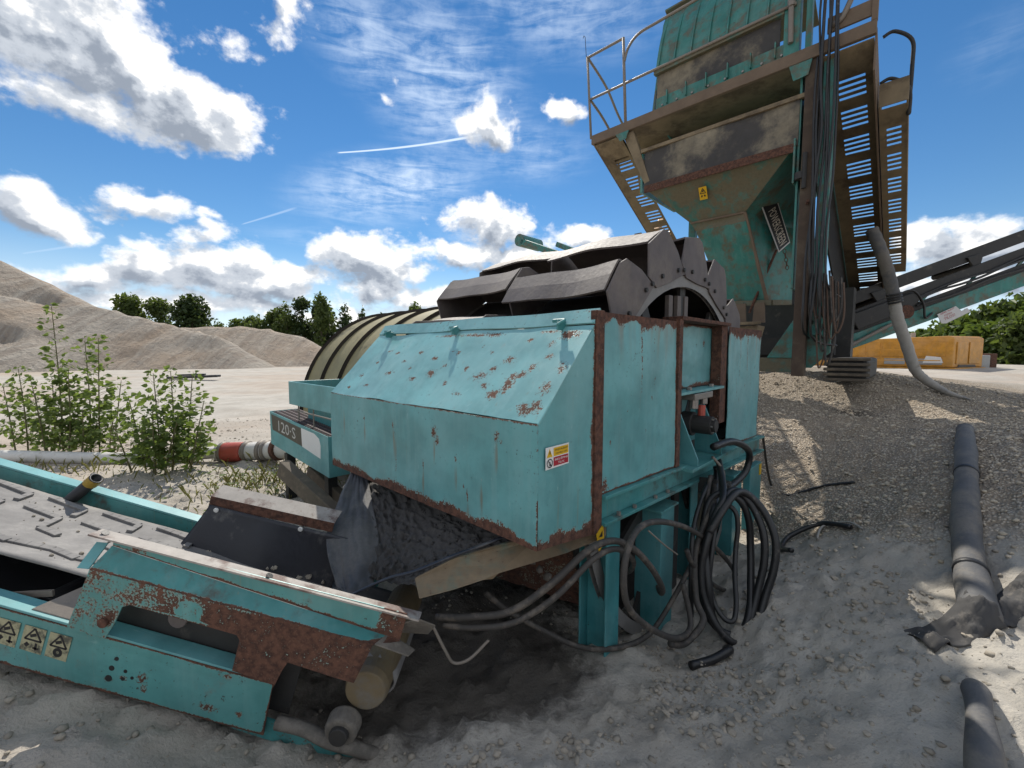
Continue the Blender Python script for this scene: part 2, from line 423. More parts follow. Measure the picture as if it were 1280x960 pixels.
TEAL = (0.135, 0.385, 0.40)
M = {}
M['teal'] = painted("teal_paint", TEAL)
M['teal_sunlit'] = painted('sunlit_teal_paint', (0.215, 0.475, 0.48), fade=0.5, dust=0.10, dirt=(0.36, 0.38, 0.34), rough=0.38)  # lighter copy of the teal: sunlight on hood slope and lip painted in
M['teal_worn'] = painted("worn_teal_paint", (0.10, 0.33, 0.32), rust=0.05, dust=0.25, dirt=(0.22, 0.20, 0.17), chips=0.9)
M['teal_dirty'] = painted("dirty_green_paint", (0.03, 0.215, 0.185), rust=-0.02, dust=0.5, rough=0.45, dirt=(0.15, 0.12, 0.072))
M['teal_caked'] = painted("caked_green_paint", (0.035, 0.18, 0.15), rust=0.05, dust=0.9, rough=0.6, dirt=(0.185, 0.145, 0.085))
M['teal_beam'] = painted("beam_green_paint", (0.06, 0.27, 0.27), rust=0.04, dust=0.35, dirt=(0.10, 0.085, 0.07))
M['leg'] = painted("leg_green_paint", (0.055, 0.27, 0.29), rust=-0.05, dust=0.12, dirt=(0.2, 0.18, 0.15))
M['rust'] = painted("rusty_steel", (0.11, 0.05, 0.035), rust=0.78, dust=0.0)
M['rust_edge'] = painted("rusted_green_flange", TEAL, rust=0.30)
M['khaki'] = plain("dust_coated_steel", (0.225, 0.175, 0.11), 0.85, 0.5, 3.0, dust=0.4, dustcol=(0.115, 0.085, 0.055))
M['khaki_dark'] = plain("soot_and_dust_panel", (0.25, 0.215, 0.155), 0.85, 0.55, 2.2, dust=0.75, dustcol=(0.030, 0.033, 0.045))
M['brown'] = plain("brown_rusty_beam", (0.165, 0.12, 0.085), 0.85, 0.4, 4, dust=0.3, dustcol=(0.20, 0.155, 0.11))
M['bucket'] = plain("worn_bucket_steel", (0.115, 0.098, 0.096), 0.68, 0.5, 5, dust=0.55, dustcol=(0.195, 0.165, 0.145), bump=0.35)
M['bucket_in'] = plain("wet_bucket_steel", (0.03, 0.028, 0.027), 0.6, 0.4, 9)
M['rim'] = plain("pale_scraped_rim", (0.22, 0.21, 0.20), 0.6, 0.3, 8, metal=0.2)
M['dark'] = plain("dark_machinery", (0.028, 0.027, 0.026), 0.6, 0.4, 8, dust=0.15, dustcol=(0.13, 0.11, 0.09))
M['galv'] = plain("grey_handrail", (0.23, 0.20, 0.17), 0.55, 0.2, 20, metal=0.2)
M['rubber'] = plain("black_rubber", (0.018, 0.018, 0.02), 0.5, 0.4, 10, dust=0.12, dustcol=(0.16, 0.15, 0.14))
M['hose'] = plain("hose_rubber", (0.017, 0.017, 0.018), 0.38, 0.3, 30, dust=0.10, dustcol=(0.12, 0.11, 0.10))
M['hose_dusty'] = plain("dusty_hose", (0.045, 0.040, 0.036), 0.65, 0.35, 25, dust=0.4, dustcol=(0.16, 0.135, 0.11))
M['skirt'] = plain("wet_black_skirt", (0.016, 0.018, 0.026), 0.35, 0.4, 7, dust=0.22, dustcol=(0.17, 0.165, 0.16))
M['flap'] = plain('grey_caked_rubber', (0.075, 0.078, 0.088), 0.75, 0.4, 8, dust=0.55, dustcol=(0.15, 0.145, 0.14), bump=0.5)
M['cap'] = plain('pale_flaking_cap', (0.34, 0.31, 0.28), 0.7, 0.4, 14, dust=0.45, dustcol=(0.13, 0.065, 0.05))
M['belt'] = plain("dusty_conveyor_belt", (0.19, 0.182, 0.176), 0.8, 0.5, 7, dust=0.5, dustcol=(0.32, 0.305, 0.29), bump=0.4)
M['chute'] = painted("scoured_chute_plate", (0.10, 0.16, 0.13), rust=0.16, dust=1.0, rough=0.75, dirt=(0.25, 0.175, 0.105))
M['roller'] = plain("ochre_roller", (0.165, 0.125, 0.07), 0.7, 0.3, 8, dust=0.4, dustcol=(0.2, 0.18, 0.15))
M['pillow'] = plain("sand_caked_bearing", (0.13, 0.118, 0.102), 0.9, 0.35, 30, dust=0.5, dustcol=(0.24, 0.215, 0.185), bump=0.6)
M['drum'] = plain("khaki_drum_skin", (0.27, 0.235, 0.125), 0.7, 0.25, 5, dust=0.22, dustcol=(0.06, 0.055, 0.025))
M['rib'] = plain("black_drum_rib", (0.03, 0.022, 0.018), 0.5, 0.3, 12)
M['mesh'] = plain("rusty_mesh_grille", (0.10, 0.07, 0.07), 0.7, 0.3, 30)
M['pvc'] = plain("white_pipe", (0.62, 0.60, 0.56), 0.45, 0.12, 6, dust=0.15, dustcol=(0.45, 0.38, 0.28))
M['redband'] = plain("red_coupling", (0.42, 0.075, 0.05), 0.5, 0.2, 10)
M['fabric'] = plain("grey_woven_hose", (0.36, 0.34, 0.31), 0.7, 0.22, 10, dust=0.3, dustcol=(0.26, 0.22, 0.17), bump=0.4)
M['layflat'] = plain("dark_layflat_hose", (0.10, 0.10, 0.103), 0.7, 0.35, 9, dust=0.55, dustcol=(0.21, 0.19, 0.165), bump=0.8)
M['sack'] = plain("dark_cloth", (0.06, 0.058, 0.058), 0.85, 0.3, 20, dust=0.25, dustcol=(0.2, 0.18, 0.16))
M['yellow'] = painted("yellow_machine_paint", (0.62, 0.28, 0.02), rust=-0.05, fade=0.2, dust=0.18, dirt=(0.4, 0.3, 0.17), chips=0.2)
M['yellow_dark'] = plain("dark_grey_steel", (0.10, 0.09, 0.08), 0.7)  # dark grey of the seams and the tow slot
M['greybox'] = plain("grey_cabinet", (0.35, 0.35, 0.34), 0.6, 0.2, 8)
M['timber'] = plain("weathered_timber", (0.115, 0.095, 0.072), 0.85, 0.35, 12, dust=0.3, dustcol=(0.25, 0.2, 0.14))
M['white'] = plain("white_sticker", (0.75, 0.75, 0.73), 0.45, 0.06, 20)
M['white_sign'] = plain("white_sign_plate", (0.62, 0.61, 0.60), 0.5, 0.1, 9)
M['stk_yellow'] = plain("yellow_sticker", (0.70, 0.42, 0.01), 0.45, 0.1, 30)
M['stk_red'] = plain("red_print", (0.38, 0.015, 0.03), 0.45, 0.1, 30)
M['stk_black'] = plain("black_print", (0.015, 0.015, 0.017), 0.5, 0.1, 30)
M['stk_cream'] = plain("faded_cream_sticker", (0.40, 0.38, 0.24), 0.6, 0.3, 40, dust=0.45, dustcol=(0.05, 0.055, 0.05))
M['letter'] = plain("cream_letters", (0.62, 0.56, 0.46), 0.5, 0.15, 20, dust=0.15, dustcol=(0.2, 0.15, 0.1))
M['worn_letter'] = plain("worn_white_letters", (0.55, 0.55, 0.52), 0.6, 0.2, 60, dust=0.3, dustcol=(0.1, 0.09, 0.07))
M['nameplate'] = plain("dark_name_strip", (0.085, 0.075, 0.055), 0.6, 0.35, 30, dust=0.2, dustcol=(0.18, 0.16, 0.11))
M['copper'] = plain("bare_bolts", (0.28, 0.26, 0.24), 0.4, 0.3, 30, metal=0.6)
M['chain'] = plain("rusty_chain", (0.10, 0.06, 0.04), 0.7, 0.3, 30)

# ground: pale sand, gravel where 'gravel' asks for it, darker where damp
def ground_mat():
    m, n, b = new_mat("quarry_ground"); p = pos(n)
    gr = n.attr('gravel'); wet = n.attr('wet')
    n1 = n.noise(p, 0.9, 7, 0.6); n2 = n.noise(p, 11, 7, 0.62); n3 = n.noise(p, 60, 5, 0.65)
    sand = n.mix(n.step(n1, 0.36, 0.64), (0.375, 0.345, 0.30), (0.475, 0.445, 0.395))
    sand = n.mix(n.math('MULTIPLY', n.step(n2, 0.5, 0.72), 0.45), sand, (0.31, 0.285, 0.245))
    sand = n.mix(n.math('MULTIPLY', n.step(n3, 0.55, 0.75), 0.35), sand, (0.22, 0.195, 0.16))
    vc = n.new('ShaderNodeTexVoronoi'); n.put(vc.inputs['Vector'], p); vc.inputs['Scale'].default_value = 46
    cell = n.sep(vc.outputs['Color'])[0]
    stone = n.mix(cell, (0.35, 0.29, 0.225), (0.66, 0.585, 0.48)); stone = n.mix(n.step(vc.outputs['Distance'], 0.25, 0.55), stone, (0.26, 0.215, 0.165))
    stone = n.mix(n.math('MULTIPLY', n.step(n1, 0.42, 0.66), 0.45), stone, (0.33, 0.265, 0.19))
    nb = n.noise(p, 0.11, 5, 0.6); sand = n.mix(n.math('MULTIPLY', n.step(nb, 0.42, 0.62), 0.5), sand, (0.37, 0.275, 0.20))
    gm = n.step(n.math('ADD', gr, n.math('ADD', n.math('MULTIPLY_ADD', n2, 1.1, -0.55), n.math('MULTIPLY_ADD', n1, 0.9, -0.45))), 0.2, 0.8)
    base = n.mix(gm, sand, stone)
    wm = n.step(n.math('ADD', wet, n.math('ADD', n.math('MULTIPLY_ADD', n2, 0.8, -0.40), n.math('MULTIPLY_ADD', n3, 0.3, -0.15))), 0.3, 0.8)
    base = n.mix(n.math('MULTIPLY', wm, 0.80), base, n.mix(n3, (0.035, 0.030, 0.026), (0.075, 0.063, 0.052)))
    h = n.math('ADD', n.math('MULTIPLY', n2, 1.2), n.math('MULTIPLY', n3, 0.6))
    h = n.math('ADD', h, n.math('MULTIPLY', gm, n.math('MULTIPLY', vc.outputs['Distance'], -1.3)))
    fin(n, b, base, n.math('MULTIPLY_ADD', wm, -0.15, 0.93), 0.0, h, 0.8, 0.02, 0.25)
    return m
M['ground'] = ground_mat()
def heap_mat(name, c0, c1):
    m, n, b = new_mat(name); p = pos(n)
    n1 = n.noise(p, 0.16, 7, 0.6); n2 = n.noise(p, 2.2, 6, 0.65)
    run = n.noise(n.map(p, rot=(0, 0, -0.75), sc=(1.5, 0.10, 0.16)), 1.0, 7, 0.66)
    base = n.mix(n.step(run, 0.36, 0.64), c0, c1)
    base = n.mix(n.math('MULTIPLY', n.step(n1, 0.45, 0.7), 0.55), base, (0.40, 0.29, 0.20))
    base = n.mix(n.math('MULTIPLY', n.step(n2, 0.5, 0.75), 0.3), base, (0.27, 0.24, 0.20))
    fin(n, b, base, 0.95, 0.0, n.math('ADD', n2, n.math('MULTIPLY', run, 2.0)), 0.9, 0.35, 0.2)
    return m
M['heap'] = heap_mat("pale_sand_heap", (0.31, 0.265, 0.22), (0.44, 0.395, 0.335))
M['heap_far'] = heap_mat("pinkish_sand_heap", (0.34, 0.29, 0.24), (0.46, 0.40, 0.33))
M['stone'] = plain("loose_stones", (0.31, 0.275, 0.225), 0.9, 0.5, 9)
M['pebble'] = plain("brown_pebbles", (0.50, 0.43, 0.335), 0.9, 0.6, 14)
M['wet_sand'] = plain("wet_dark_sand", (0.062, 0.058, 0.056), 0.9, 0.5, 26, dust=0.15, dustcol=(0.12, 0.11, 0.10), bump=0.7)
def leaf_mat(name, a, b_, tr=0.45):
    m, n, b = new_mat(name); p = pos(n); n1 = n.noise(p, 1.6, 4, 0.6)
    isl = n.new('ShaderNodeNewGeometry').outputs['Random Per Island']
    k = n.math('MULTIPLY_ADD', isl, 0.7, n.math('MULTIPLY', n1, 0.35), clamp=True)
    c = n.mix(k, a, b_); fin(n, b, c, 0.5, spec=0.3)
    t = n.new('ShaderNodeBsdfTranslucent'); n.put(t.inputs[0], n.mix(0.5, c, (0.22, 0.30, 0.03)))
    ms = n.new('ShaderNodeMixShader'); ms.inputs[0].default_value = tr
    n.l.new(b.outputs[0], ms.inputs[1]); n.l.new(t.outputs[0], ms.inputs[2])
    n.l.new(ms.outputs[0], n.n['Material Output'].inputs[0])
    return m
M['leaf_poplar'] = leaf_mat("young_poplar_leaves", (0.060, 0.105, 0.028), (0.19, 0.25, 0.085), 0.55)
M['leaf_tree'] = leaf_mat("broadleaf_crown", (0.038, 0.066, 0.02), (0.12, 0.155, 0.05), 0.4)
M['leaf_dark'] = leaf_mat("dark_conifer_needles", (0.016, 0.035, 0.012), (0.045, 0.072, 0.022), 0.2)
M['leaf_bush'] = leaf_mat("hedge_leaves", (0.045, 0.085, 0.018), (0.13, 0.18, 0.045), 0.35)
M['grass'] = leaf_mat("dry_grass", (0.16, 0.15, 0.05), (0.34, 0.30, 0.12), 0.3)
M['bark'] = plain("bark", (0.11, 0.09, 0.065), 0.9, 0.35, 9)
M['stem'] = plain("young_stem", (0.13, 0.12, 0.055), 0.8, 0.3, 20)

M['clod'] = plain('caked_sand_lumps', (0.37, 0.325, 0.265), 0.95, 0.3, 12, bump=0.6)

# ------------------------------------------------------------------ ground: one sheet out to the horizon
CTRL = np.array([
 (0, 0, -.15), (-1, .3, -.1), (1, .3, -.15), (2, .5, -.05), (0, 1.76, -.27), (-.5, 1.8, -.30), (-1.25, 1.7, -.18), (-2.3, 1.7, .10), (-1.8, 1.4, .06),
 (-3, 1.2, .15), (-3, 2.4, .02), (-2, 3, -.12), (-1.3, 3.2, -.15), (-.8, 2.3, -.36), (-.3, 2.4, -.40), (.25, 2.35, -.36),
 (.69, 2.59, -.32), (1.1, 3.0, -.48), (.9, 2.4, -.33), (1.3, 2.6, -.40), (2.9, 4.9, -.28), (2.2, 4.0, -.42), (.3, 4, -.45), (1.0, 5, -.45), (-.6, 3.6, -.30),
 (2.03, 3.0, -.15), (2.7, 2.66, 0), (2.73, 2.42, .05), (4.9, 4.55, .7), (3.7, 3.06, .40), (2.2, 1.85, -.03), (1.4, 1.7, -.2), (3.75, 5.54, .35), (4.13, 6.35, .72),
 (4.6, 7.8, 1.02), (5.9, 7.9, 1.10), (6.6, 7.9, 1.10), (6, 9.5, 1.15), (5, 10.5, 1.1), (8, 9, 1.1), (3, 9, .7), (2.6, 7, .35), (5.4, 6.57, .62), (7.3, 7.1, .84), (7.2, 6, .70),
 (12, 11, .75), (17.6, 15, .5), (19, 20, .72), (25, 22, .8), (-3, 5, -.08), (-4, 6.5, 0), (-2, 8, -.02), (0, 9, .05), (-10, 12, -.1), (-20, 30, -.15), (-10, 40, -.2), (0, 40, -.2),
 (40, 40, .9), (-60, 60, 0), (60, 60, 1), (0, 100, 0), (-60, 0, 0), (60, 0, .5), (0, -60, 0), (100, 100, 0), (-100, 100, 0), (6, 2, .5), (-6, 2, .1), (8, 4, .8)], float)
def _tps(r): return np.where(r > 1e-9, r * r * np.log(np.maximum(r, 1e-9)), 0.0)
def _wp(x, y):  # compress distance so far points do not swing the near ground
    r = np.sqrt(x * x + y * y) + 1e-9; k = np.where(r < 8, 1.0, (8 * (1 + np.log(np.maximum(r, 8) / 8))) / r); return x * k, y * k
_cx, _cy = _wp(CTRL[:, 0], CTRL[:, 1]); _n = len(CTRL)
_K = _tps(np.hypot(_cx[:, None] - _cx[None], _cy[:, None] - _cy[None])) + np.eye(_n) * 0.02
_Pm = np.c_[np.ones(_n), _cx, _cy]
_w = np.linalg.solve(np.block([[_K, _Pm], [_Pm.T, np.zeros((3, 3))]]), np.r_[CTRL[:, 2], 0, 0, 0])
def ground_base(x, y):
    x = np.asarray(x, float); y = np.asarray(y, float); wx, wy = _wp(x, y); r = _w[_n] + _w[_n + 1] * wx + _w[_n + 2] * wy
    for i in range(_n): r = r + _w[i] * _tps(np.hypot(wx - _cx[i], wy - _cy[i]))
    far = np.clip((np.hypot(x, y) - 90) / 60, 0, 1); return r * (1 - far) + 0.0 * far
def seg_d(x, y, a, b):
    ax, ay = a; bx, by = b; dx, dy = bx - ax, by - ay; t = np.clip(((x - ax) * dx + (y - ay) * dy) / (dx * dx + dy * dy), 0, 1)
    return np.hypot(x - ax - t * dx, y - ay - t * dy)
def gravel_mask(x, y):
    g_ = np.clip((x * 0.80 + y * 0.60 - 3.95) / 1.0, 0, 1) * np.clip((x - 1.6) / 1.2, 0, 1) * np.clip((14 - x) / 4, 0, 1) * np.clip((17 - y) / 6, 0, 1)
    left = np.clip(1 - np.hypot((x + 3.3) / 2.4, (y - 9.5) / 3.2), 0, 1) * 0.9
    return np.clip(g_ * 0.95 + left, 0, 1)
def ground_z(x, y):
    x = np.asarray(x, float); y = np.asarray(y, float)
    z = ground_base(x, y); d = np.hypot(x, y); near = np.clip(1.4 - d / 14, 0, 1)
    z = z + near * ((fbm(x * 1.1, y * 1.1, 0, 4, 3) - .5) * .14 + (fbm(x * 5, y * 5, 0, 3, 5) - .5) * .085)
    z = z + near * (fbm(x * 12, y * 12, 0, 3, 6) - .5) * .030
    ridge = np.abs(fbm(x * 2.3 + 4, y * 2.3, 0, 4, 9) - .5); z = z - near * np.exp(-ridge * 38) * .018
    clod = fbm(x * 19, y * 19, 0, 2, 11); z = z + near * np.clip(clod - .56, 0, 1) * .15
    ruts = np.sin((y * 1.0 + x * .12) * 2.2 + 2.5 * fbm(x * .12, y * .3, 0, 3, 21)); z = z + np.clip((d - 9) / 6, 0, 1) * np.clip(1 - d / 70, 0, 1) * (ruts * .08 + (fbm(x * .8, y * .8, 0, 4, 23) - .5) * .22)
    z = z + np.clip((d - 5) / 3, 0, 1) * np.clip((x - 3) / 3, 0, 1) * np.clip(1 - d / 45, 0, 1) * (fbm(x * .55, y * .55, 0, 3, 29) - .5) * .3
    return z
def gz(x, y): return float(ground_z(np.array([x]), np.array([y]))[0])
def axis(lo, hi, st, far, k=1.13):
    c = list(np.arange(lo, hi, st)); a, s_ = hi, st
    while a < far: c.append(a); s_ *= k; a += s_
    a, s_ = lo - st, st
    while a > -far: c.insert(0, a); s_ *= k; a -= s_
    return np.array(c)
gx = axis(-3.4, 5.2, .035, 900); gy = axis(1.0, 7.2, .035, 900)
GX, GY = np.meshgrid(gx, gy); GZ = ground_z(GX, GY)
me = bpy.data.meshes.new("ground"); nx, ny = len(gx), len(gy)
co = np.stack([GX, GY, GZ], -1).reshape(-1, 3)
idx = np.arange(nx * ny).reshape(ny, nx)
fa = np.stack([idx[:-1, :-1], idx[:-1, 1:], idx[1:, 1:], idx[1:, :-1]], -1).reshape(-1, 4)
me.vertices.add(len(co)); me.vertices.foreach_set('co', co.ravel())
me.loops.add(fa.size); me.loops.foreach_set('vertex_index', fa.ravel().astype(np.int32))
me.polygons.add(len(fa)); me.polygons.foreach_set('loop_start', np.arange(0, fa.size, 4, dtype=np.int32))
me.polygons.foreach_set('use_smooth', np.ones(len(fa), dtype=bool))
me.update(calc_edges=True); me.materials.append(M['ground'])
X, Y = co[:, 0], co[:, 1]
wet = np.clip(1.15 - seg_d(X, Y, (-.75, 2.25), (.1, 2.5)) / .62, 0, 1.1) + np.clip(1 - np.hypot((X - 5.3) / .7, (Y - 6.55) / .35), 0, 1) * .9 + np.clip(1 - seg_d(X, Y, (2.9, 5.1), (4.2, 4.3)) / .45, 0, 1) * .45 \
    + np.clip(1 - seg_d(X, Y, (-.4, 3.0), (1.2, 4.6)) / .8, 0, 1) + np.clip(1 - seg_d(X, Y, (3.2, 6.3), (6.5, 8.0)) / .7, 0, 1) * .35 + np.clip(1 - seg_d(X, Y, (3.3, 3.6), (3.9, 3.9)) / .4, 0, 1) * .3
for nm, arr in (('wet', np.clip(wet, 0, 1.1)), ('gravel', gravel_mask(X, Y))):
    me.attributes.new(nm, 'FLOAT', 'POINT').data.foreach_set('value', arr.astype(np.float32))
gnd = bpy.data.objects.new("ground", me); COL.objects.link(gnd); gnd['kind'] = 'structure'

# loose stones and clods: far too many to count
_ico = [(0, 0, 1), (.894, 0, .447), (.276, .851, .447), (-.724, .526, .447), (-.724, -.526, .447), (.276, -.851, .447), (.724, .526, -.447), (-.276, .851, -.447), (-.894, 0, -.447), (-.276, -.851, -.447), (.724, -.526, -.447), (0, 0, -1)]
_icf = [(0, 1, 2), (0, 2, 3), (0, 3, 4), (0, 4, 5), (0, 5, 1), (1, 6, 2), (2, 7, 3), (3, 8, 4), (4, 9, 5), (5, 10, 1), (6, 7, 2), (7, 8, 3), (8, 9, 4), (9, 10, 5), (10, 6, 1), (11, 7, 6), (11, 8, 7), (11, 9, 8), (11, 10, 9), (11, 6, 10)]
def scatter(name, mat, pts, rmin, rmax, power=3.0, flat=.6):
    rng = np.random.default_rng(len(pts)); n = len(pts); z = ground_z(pts[:, 0], pts[:, 1])
    r = rmin + (rmax - rmin) * rng.random(n) ** power
    ico = np.array(_ico)[None] * (1 + (rng.random((n, 12, 1)) - .5) * .55) * np.stack([r * (1 + rng.random(n) * .5), r, r * (flat + .3 * rng.random(n))], -1)[:, None]
    a = rng.random(n) * 6.28; ca, sa = np.cos(a)[:, None], np.sin(a)[:, None]
    v = np.stack([ico[..., 0] * ca - ico[..., 1] * sa, ico[..., 0] * sa + ico[..., 1] * ca, ico[..., 2]], -1) + np.c_[pts, z + r * .25][:, None]
    f = (np.array(_icf)[None] + (np.arange(n) * 12)[:, None, None]).reshape(-1, 3)
    me = bpy.data.meshes.new(name); me.vertices.add(n * 12); me.vertices.foreach_set('co', v.ravel())
    me.loops.add(f.size); me.loops.foreach_set('vertex_index', f.ravel().astype(np.int32)); me.polygons.add(len(f)); me.polygons.foreach_set('loop_start', np.arange(0, f.size, 3, dtype=np.int32))
    me.polygons.foreach_set('use_smooth', np.full(len(f), name != 'sand_lumps'))
    me.update(calc_edges=True); me.materials.append(mat); o = bpy.data.objects.new(name, me); COL.objects.link(o); o['kind'] = 'stuff'; return o
rng = np.random.default_rng(3)
pc = rng.random((26000, 2)) * [7.0, 6.5] + [2.0, 2.2]; keep = gravel_mask(pc[:, 0], pc[:, 1]) > rng.random(len(pc)) * 1.1 + .05
tag(scatter('gravel', M['pebble'], pc[keep], .005, .022, 4), 'brown gravel strewn over the mound below the screening plant', 'gravel')
wetd = lambda q: np.hypot((q[:, 0] + .2) / 1.0, (q[:, 1] - 2.45) / .55) > 1
pc = np.r_[rng.random((3600, 2)) * [5.4, 2.2] + [-2.6, 1.15], rng.random((1500, 2)) * [3.5, 3.5] + [.4, 2.2], rng.normal(0, 1, (1500, 2)) * [.7, .28] + [.45, 2.35]]
pc = pc[wetd(pc)]
tag(scatter('sand_clods', M['stone'], pc, .003, .020, 6.0), 'small grey sand clods scattered over the shaded foreground', 'sand clods')
cc = rng.random((60, 2)) * [3.2, 1.7] + [-.4, 1.4]; pc = np.concatenate([c_ + rng.normal(0, .05 + .12 * rng.random(), (26, 2)) for c_ in cc]); pc = pc[wetd(pc)]
tag(scatter('sand_lumps', M['clod'], pc, .003, .024, 4.5, .5), 'caked sand lumps broken up in the shade before the support legs', 'sand lumps')
pc = np.r_[rng.random((3000, 2)) * [7, 7] + [-8.0, 3.6]]
tag(scatter('pebbles', M['stone'], pc, .006, .03, 6.0), 'pale pebbles on the sunlit sand behind the conveyor', 'pebbles')

# ------------------------------------------------------------------ sand heaps
def heap(name, ridge, slope, mat, label, box, step, seed, rough=1.0, zf=-.4):
    xs = np.arange(box[0], box[1], step); ys = np.arange(box[2], box[3], step); X, Y = np.meshgrid(xs, ys); Z = np.full(X.shape, -50.0)
    for (x0, y0, z0), (x1, y1, z1) in zip(ridge[:-1], ridge[1:]):
        dx, dy = x1 - x0, y1 - y0; t = np.clip(((X - x0) * dx + (Y - y0) * dy) / (dx * dx + dy * dy), 0, 1)
        Z = np.maximum(Z, z0 + (z1 - z0) * t - slope * np.hypot(X - x0 - t * dx, Y - y0 - t * dy))
    amp = np.clip((Z + 1) / 4, 0, 1) * rough
    gul = fbm((X * .73 - Y * .68) * .75, (X * .68 + Y * .73) * .10, 0, 5, seed)
    Z = Z + amp * ((fbm(X * .09, Y * .09, 0, 2, seed + 4) - .5) * .8 + (gul - .5) * 1.1 + np.clip(fbm(X * .3, Y * .3, 0, 3, seed + 7) - .60, 0, 1) * -5.0)
    Z = np.where(Z > -.4, Z, np.maximum(Z, -1.2)); Z = Z + (fbm(X * 1.3, Y * 1.3, 0, 3, seed + 2) - .5) * .25
    nx, ny = len(xs), len(ys); mb = MB(); mb.v = [tuple(v) for v in np.stack([X, Y, Z], -1).reshape(-1, 3)]
    mb.f = [(j * nx + i, j * nx + i + 1, (j + 1) * nx + i + 1, (j + 1) * nx + i) for j in range(ny - 1) for i in range(nx - 1) if Z[j:j + 2, i:i + 2].max() > -.6]
    return tag(obj(name, mb, mat, smooth=True), label, 'sand heap')
heap('sand_heap', [(-95, 52, 18), (-54, 45, 11.4), (-44, 45, 6.6), (-37, 45.5, 4.6), (-31, 46, 2.8)], .62, M['heap'], 'tall pale sand heap rising out of frame at the left edge', (-100, -22, 20, 70), .55, 5)
heap('sand_heap', [(-50, 56, 4.3), (-42, 55, 4.6), (-35, 55, 4.7), (-30.5, 55, 4.35), (-27, 55.5, 3.5), (-25.3, 56, 2.4)], .6, M['heap_far'], 'low rounded sand heap in front of the distant trees', (-58, -14, 44, 68), .5, 15, .3)

# ------------------------------------------------------------------ shared local frame of the two big machines: a runs left-away along the hood, b right-away along its side, z up
AX = V((sin(R(-46.2)), cos(R(-46.2)), 0)); BX = V((sin(R(43.8)), cos(R(43.8)), 0)); ZX = V((0, 0, 1))
MO = V((0.124, 2.0, 0.637))
def m(a, b, z): return MO + AX * a + BX * b + ZX * z
def mbox(mb, a0, a1, b0, b1, z0, z1): return mb.abox(a0, a1, b0, b1, z0, z1, fr=m)
def edge_rust(s, ln, depth, seed, freq=6.0):
    """how strongly an edge at distance s (m) rusts, with a ragged depth along ln"""
    d = depth * (.35 + 1.5 * (sfbm(ln * freq, seed * 3.1, 0, 3, seed)))
    return max(0.0, 1.0 - s / max(d, 1e-4))
def spot(x, y, cx, cy, rx, ry): return max(0.0, 1.15 - math.hypot((x - cx) / rx, (y - cy) / ry))
def dent(u, v, seed, amp): return ((sfbm(u * 2.2, v * 2.2, seed, 3, seed)) - .5) * amp

mach = thing('sand_washing_machine', tuple(m(1.1, 2.0, -1.05)), 'light teal sand washing machine with rust patched hood and turning bucket wheel', 'sand washer')
SP_F = ((.83, .47), (.28, .53), (1.30, .47), (1.72, .47), (.62, .34), (.95, .25), (.52, .14), (2.05, .5), (1.28, .40), (.40, .27))
def s_front(u, v):
    a, z = 2.3 * (1 - u), .62 * v
    return max([spot(a, z, cx, cy - .11, .018, .14) for cx, cy in SP_F] + [.5 * max(0, 1 - z / .16) * sfbm(a * 7, z, 0, 3, 61), .35 if abs(a - 1.283) < .012 and sfbm(1, z * 14, 0, 2, 3) > .5 else 0])
def s_side(b0, b1):
    def f(u, v):
        b, z = b0 + (b1 - b0) * u, 1.19 * v
        return max(.95 * max(0, 1 - (1.16 - z) / (.25 + .9 * sfbm(b * 9, 3, 0, 2, 71) ** 2)) * sfbm(b * 16, .3 * z, 0, 3, 73), .5 * max(0, 1 - z / .2) * sfbm(b * 7, z, 0, 3, 63))
    return f
# --- hood: front sheet, sloping sheet, lip, ends
def hood_front(u, v): a = 2.3 * (1 - u); return m(a, -.004 + dent(a, v, 3, .012), -.004 + .62 * v)
def r_front(u, v):
    a, z = 2.3 * (1 - u), .62 * v
    r = edge_rust(z, a, .075, 2, 4) * (1.25 if 1.0 < a < 2.3 or a < .45 else 1.15)
    r = max(r, edge_rust(.62 - z, a, .004, 4) * .6, edge_rust(a, z, .014, 8) * (.62 if z < .25 else .3))
    for s_ in ((.83, .47, .05, .075), (.80, .43, .04, .05), (.28, .53, .035, .05), (.25, .50, .03, .03), (1.30, .47, .035, .04), (1.28, .40, .015, .05), (1.72, .47, .02, .03), (.62, .34, .015, .05), (.95, .25, .012, .06), (.52, .14, .012, .10), (.55, .2, .01, .05), (.40, .27, .02, .02), (1.27, .20, .012, .09), (1.28, .1, .012, .06)):
        r = max(r, spot(a, z, *s_) * .62)
    return r
obj('hood_front', MB().grid(hood_front, 150, 44, rust=r_front, stain=s_front), M['teal'], mach, solid=.006)
def hood_slope(u, v): a = 2.3 * (1 - u); return m(a, .006 + .462 * v, .620 + .488 * v + dent(a, v * .6, 7, .02))
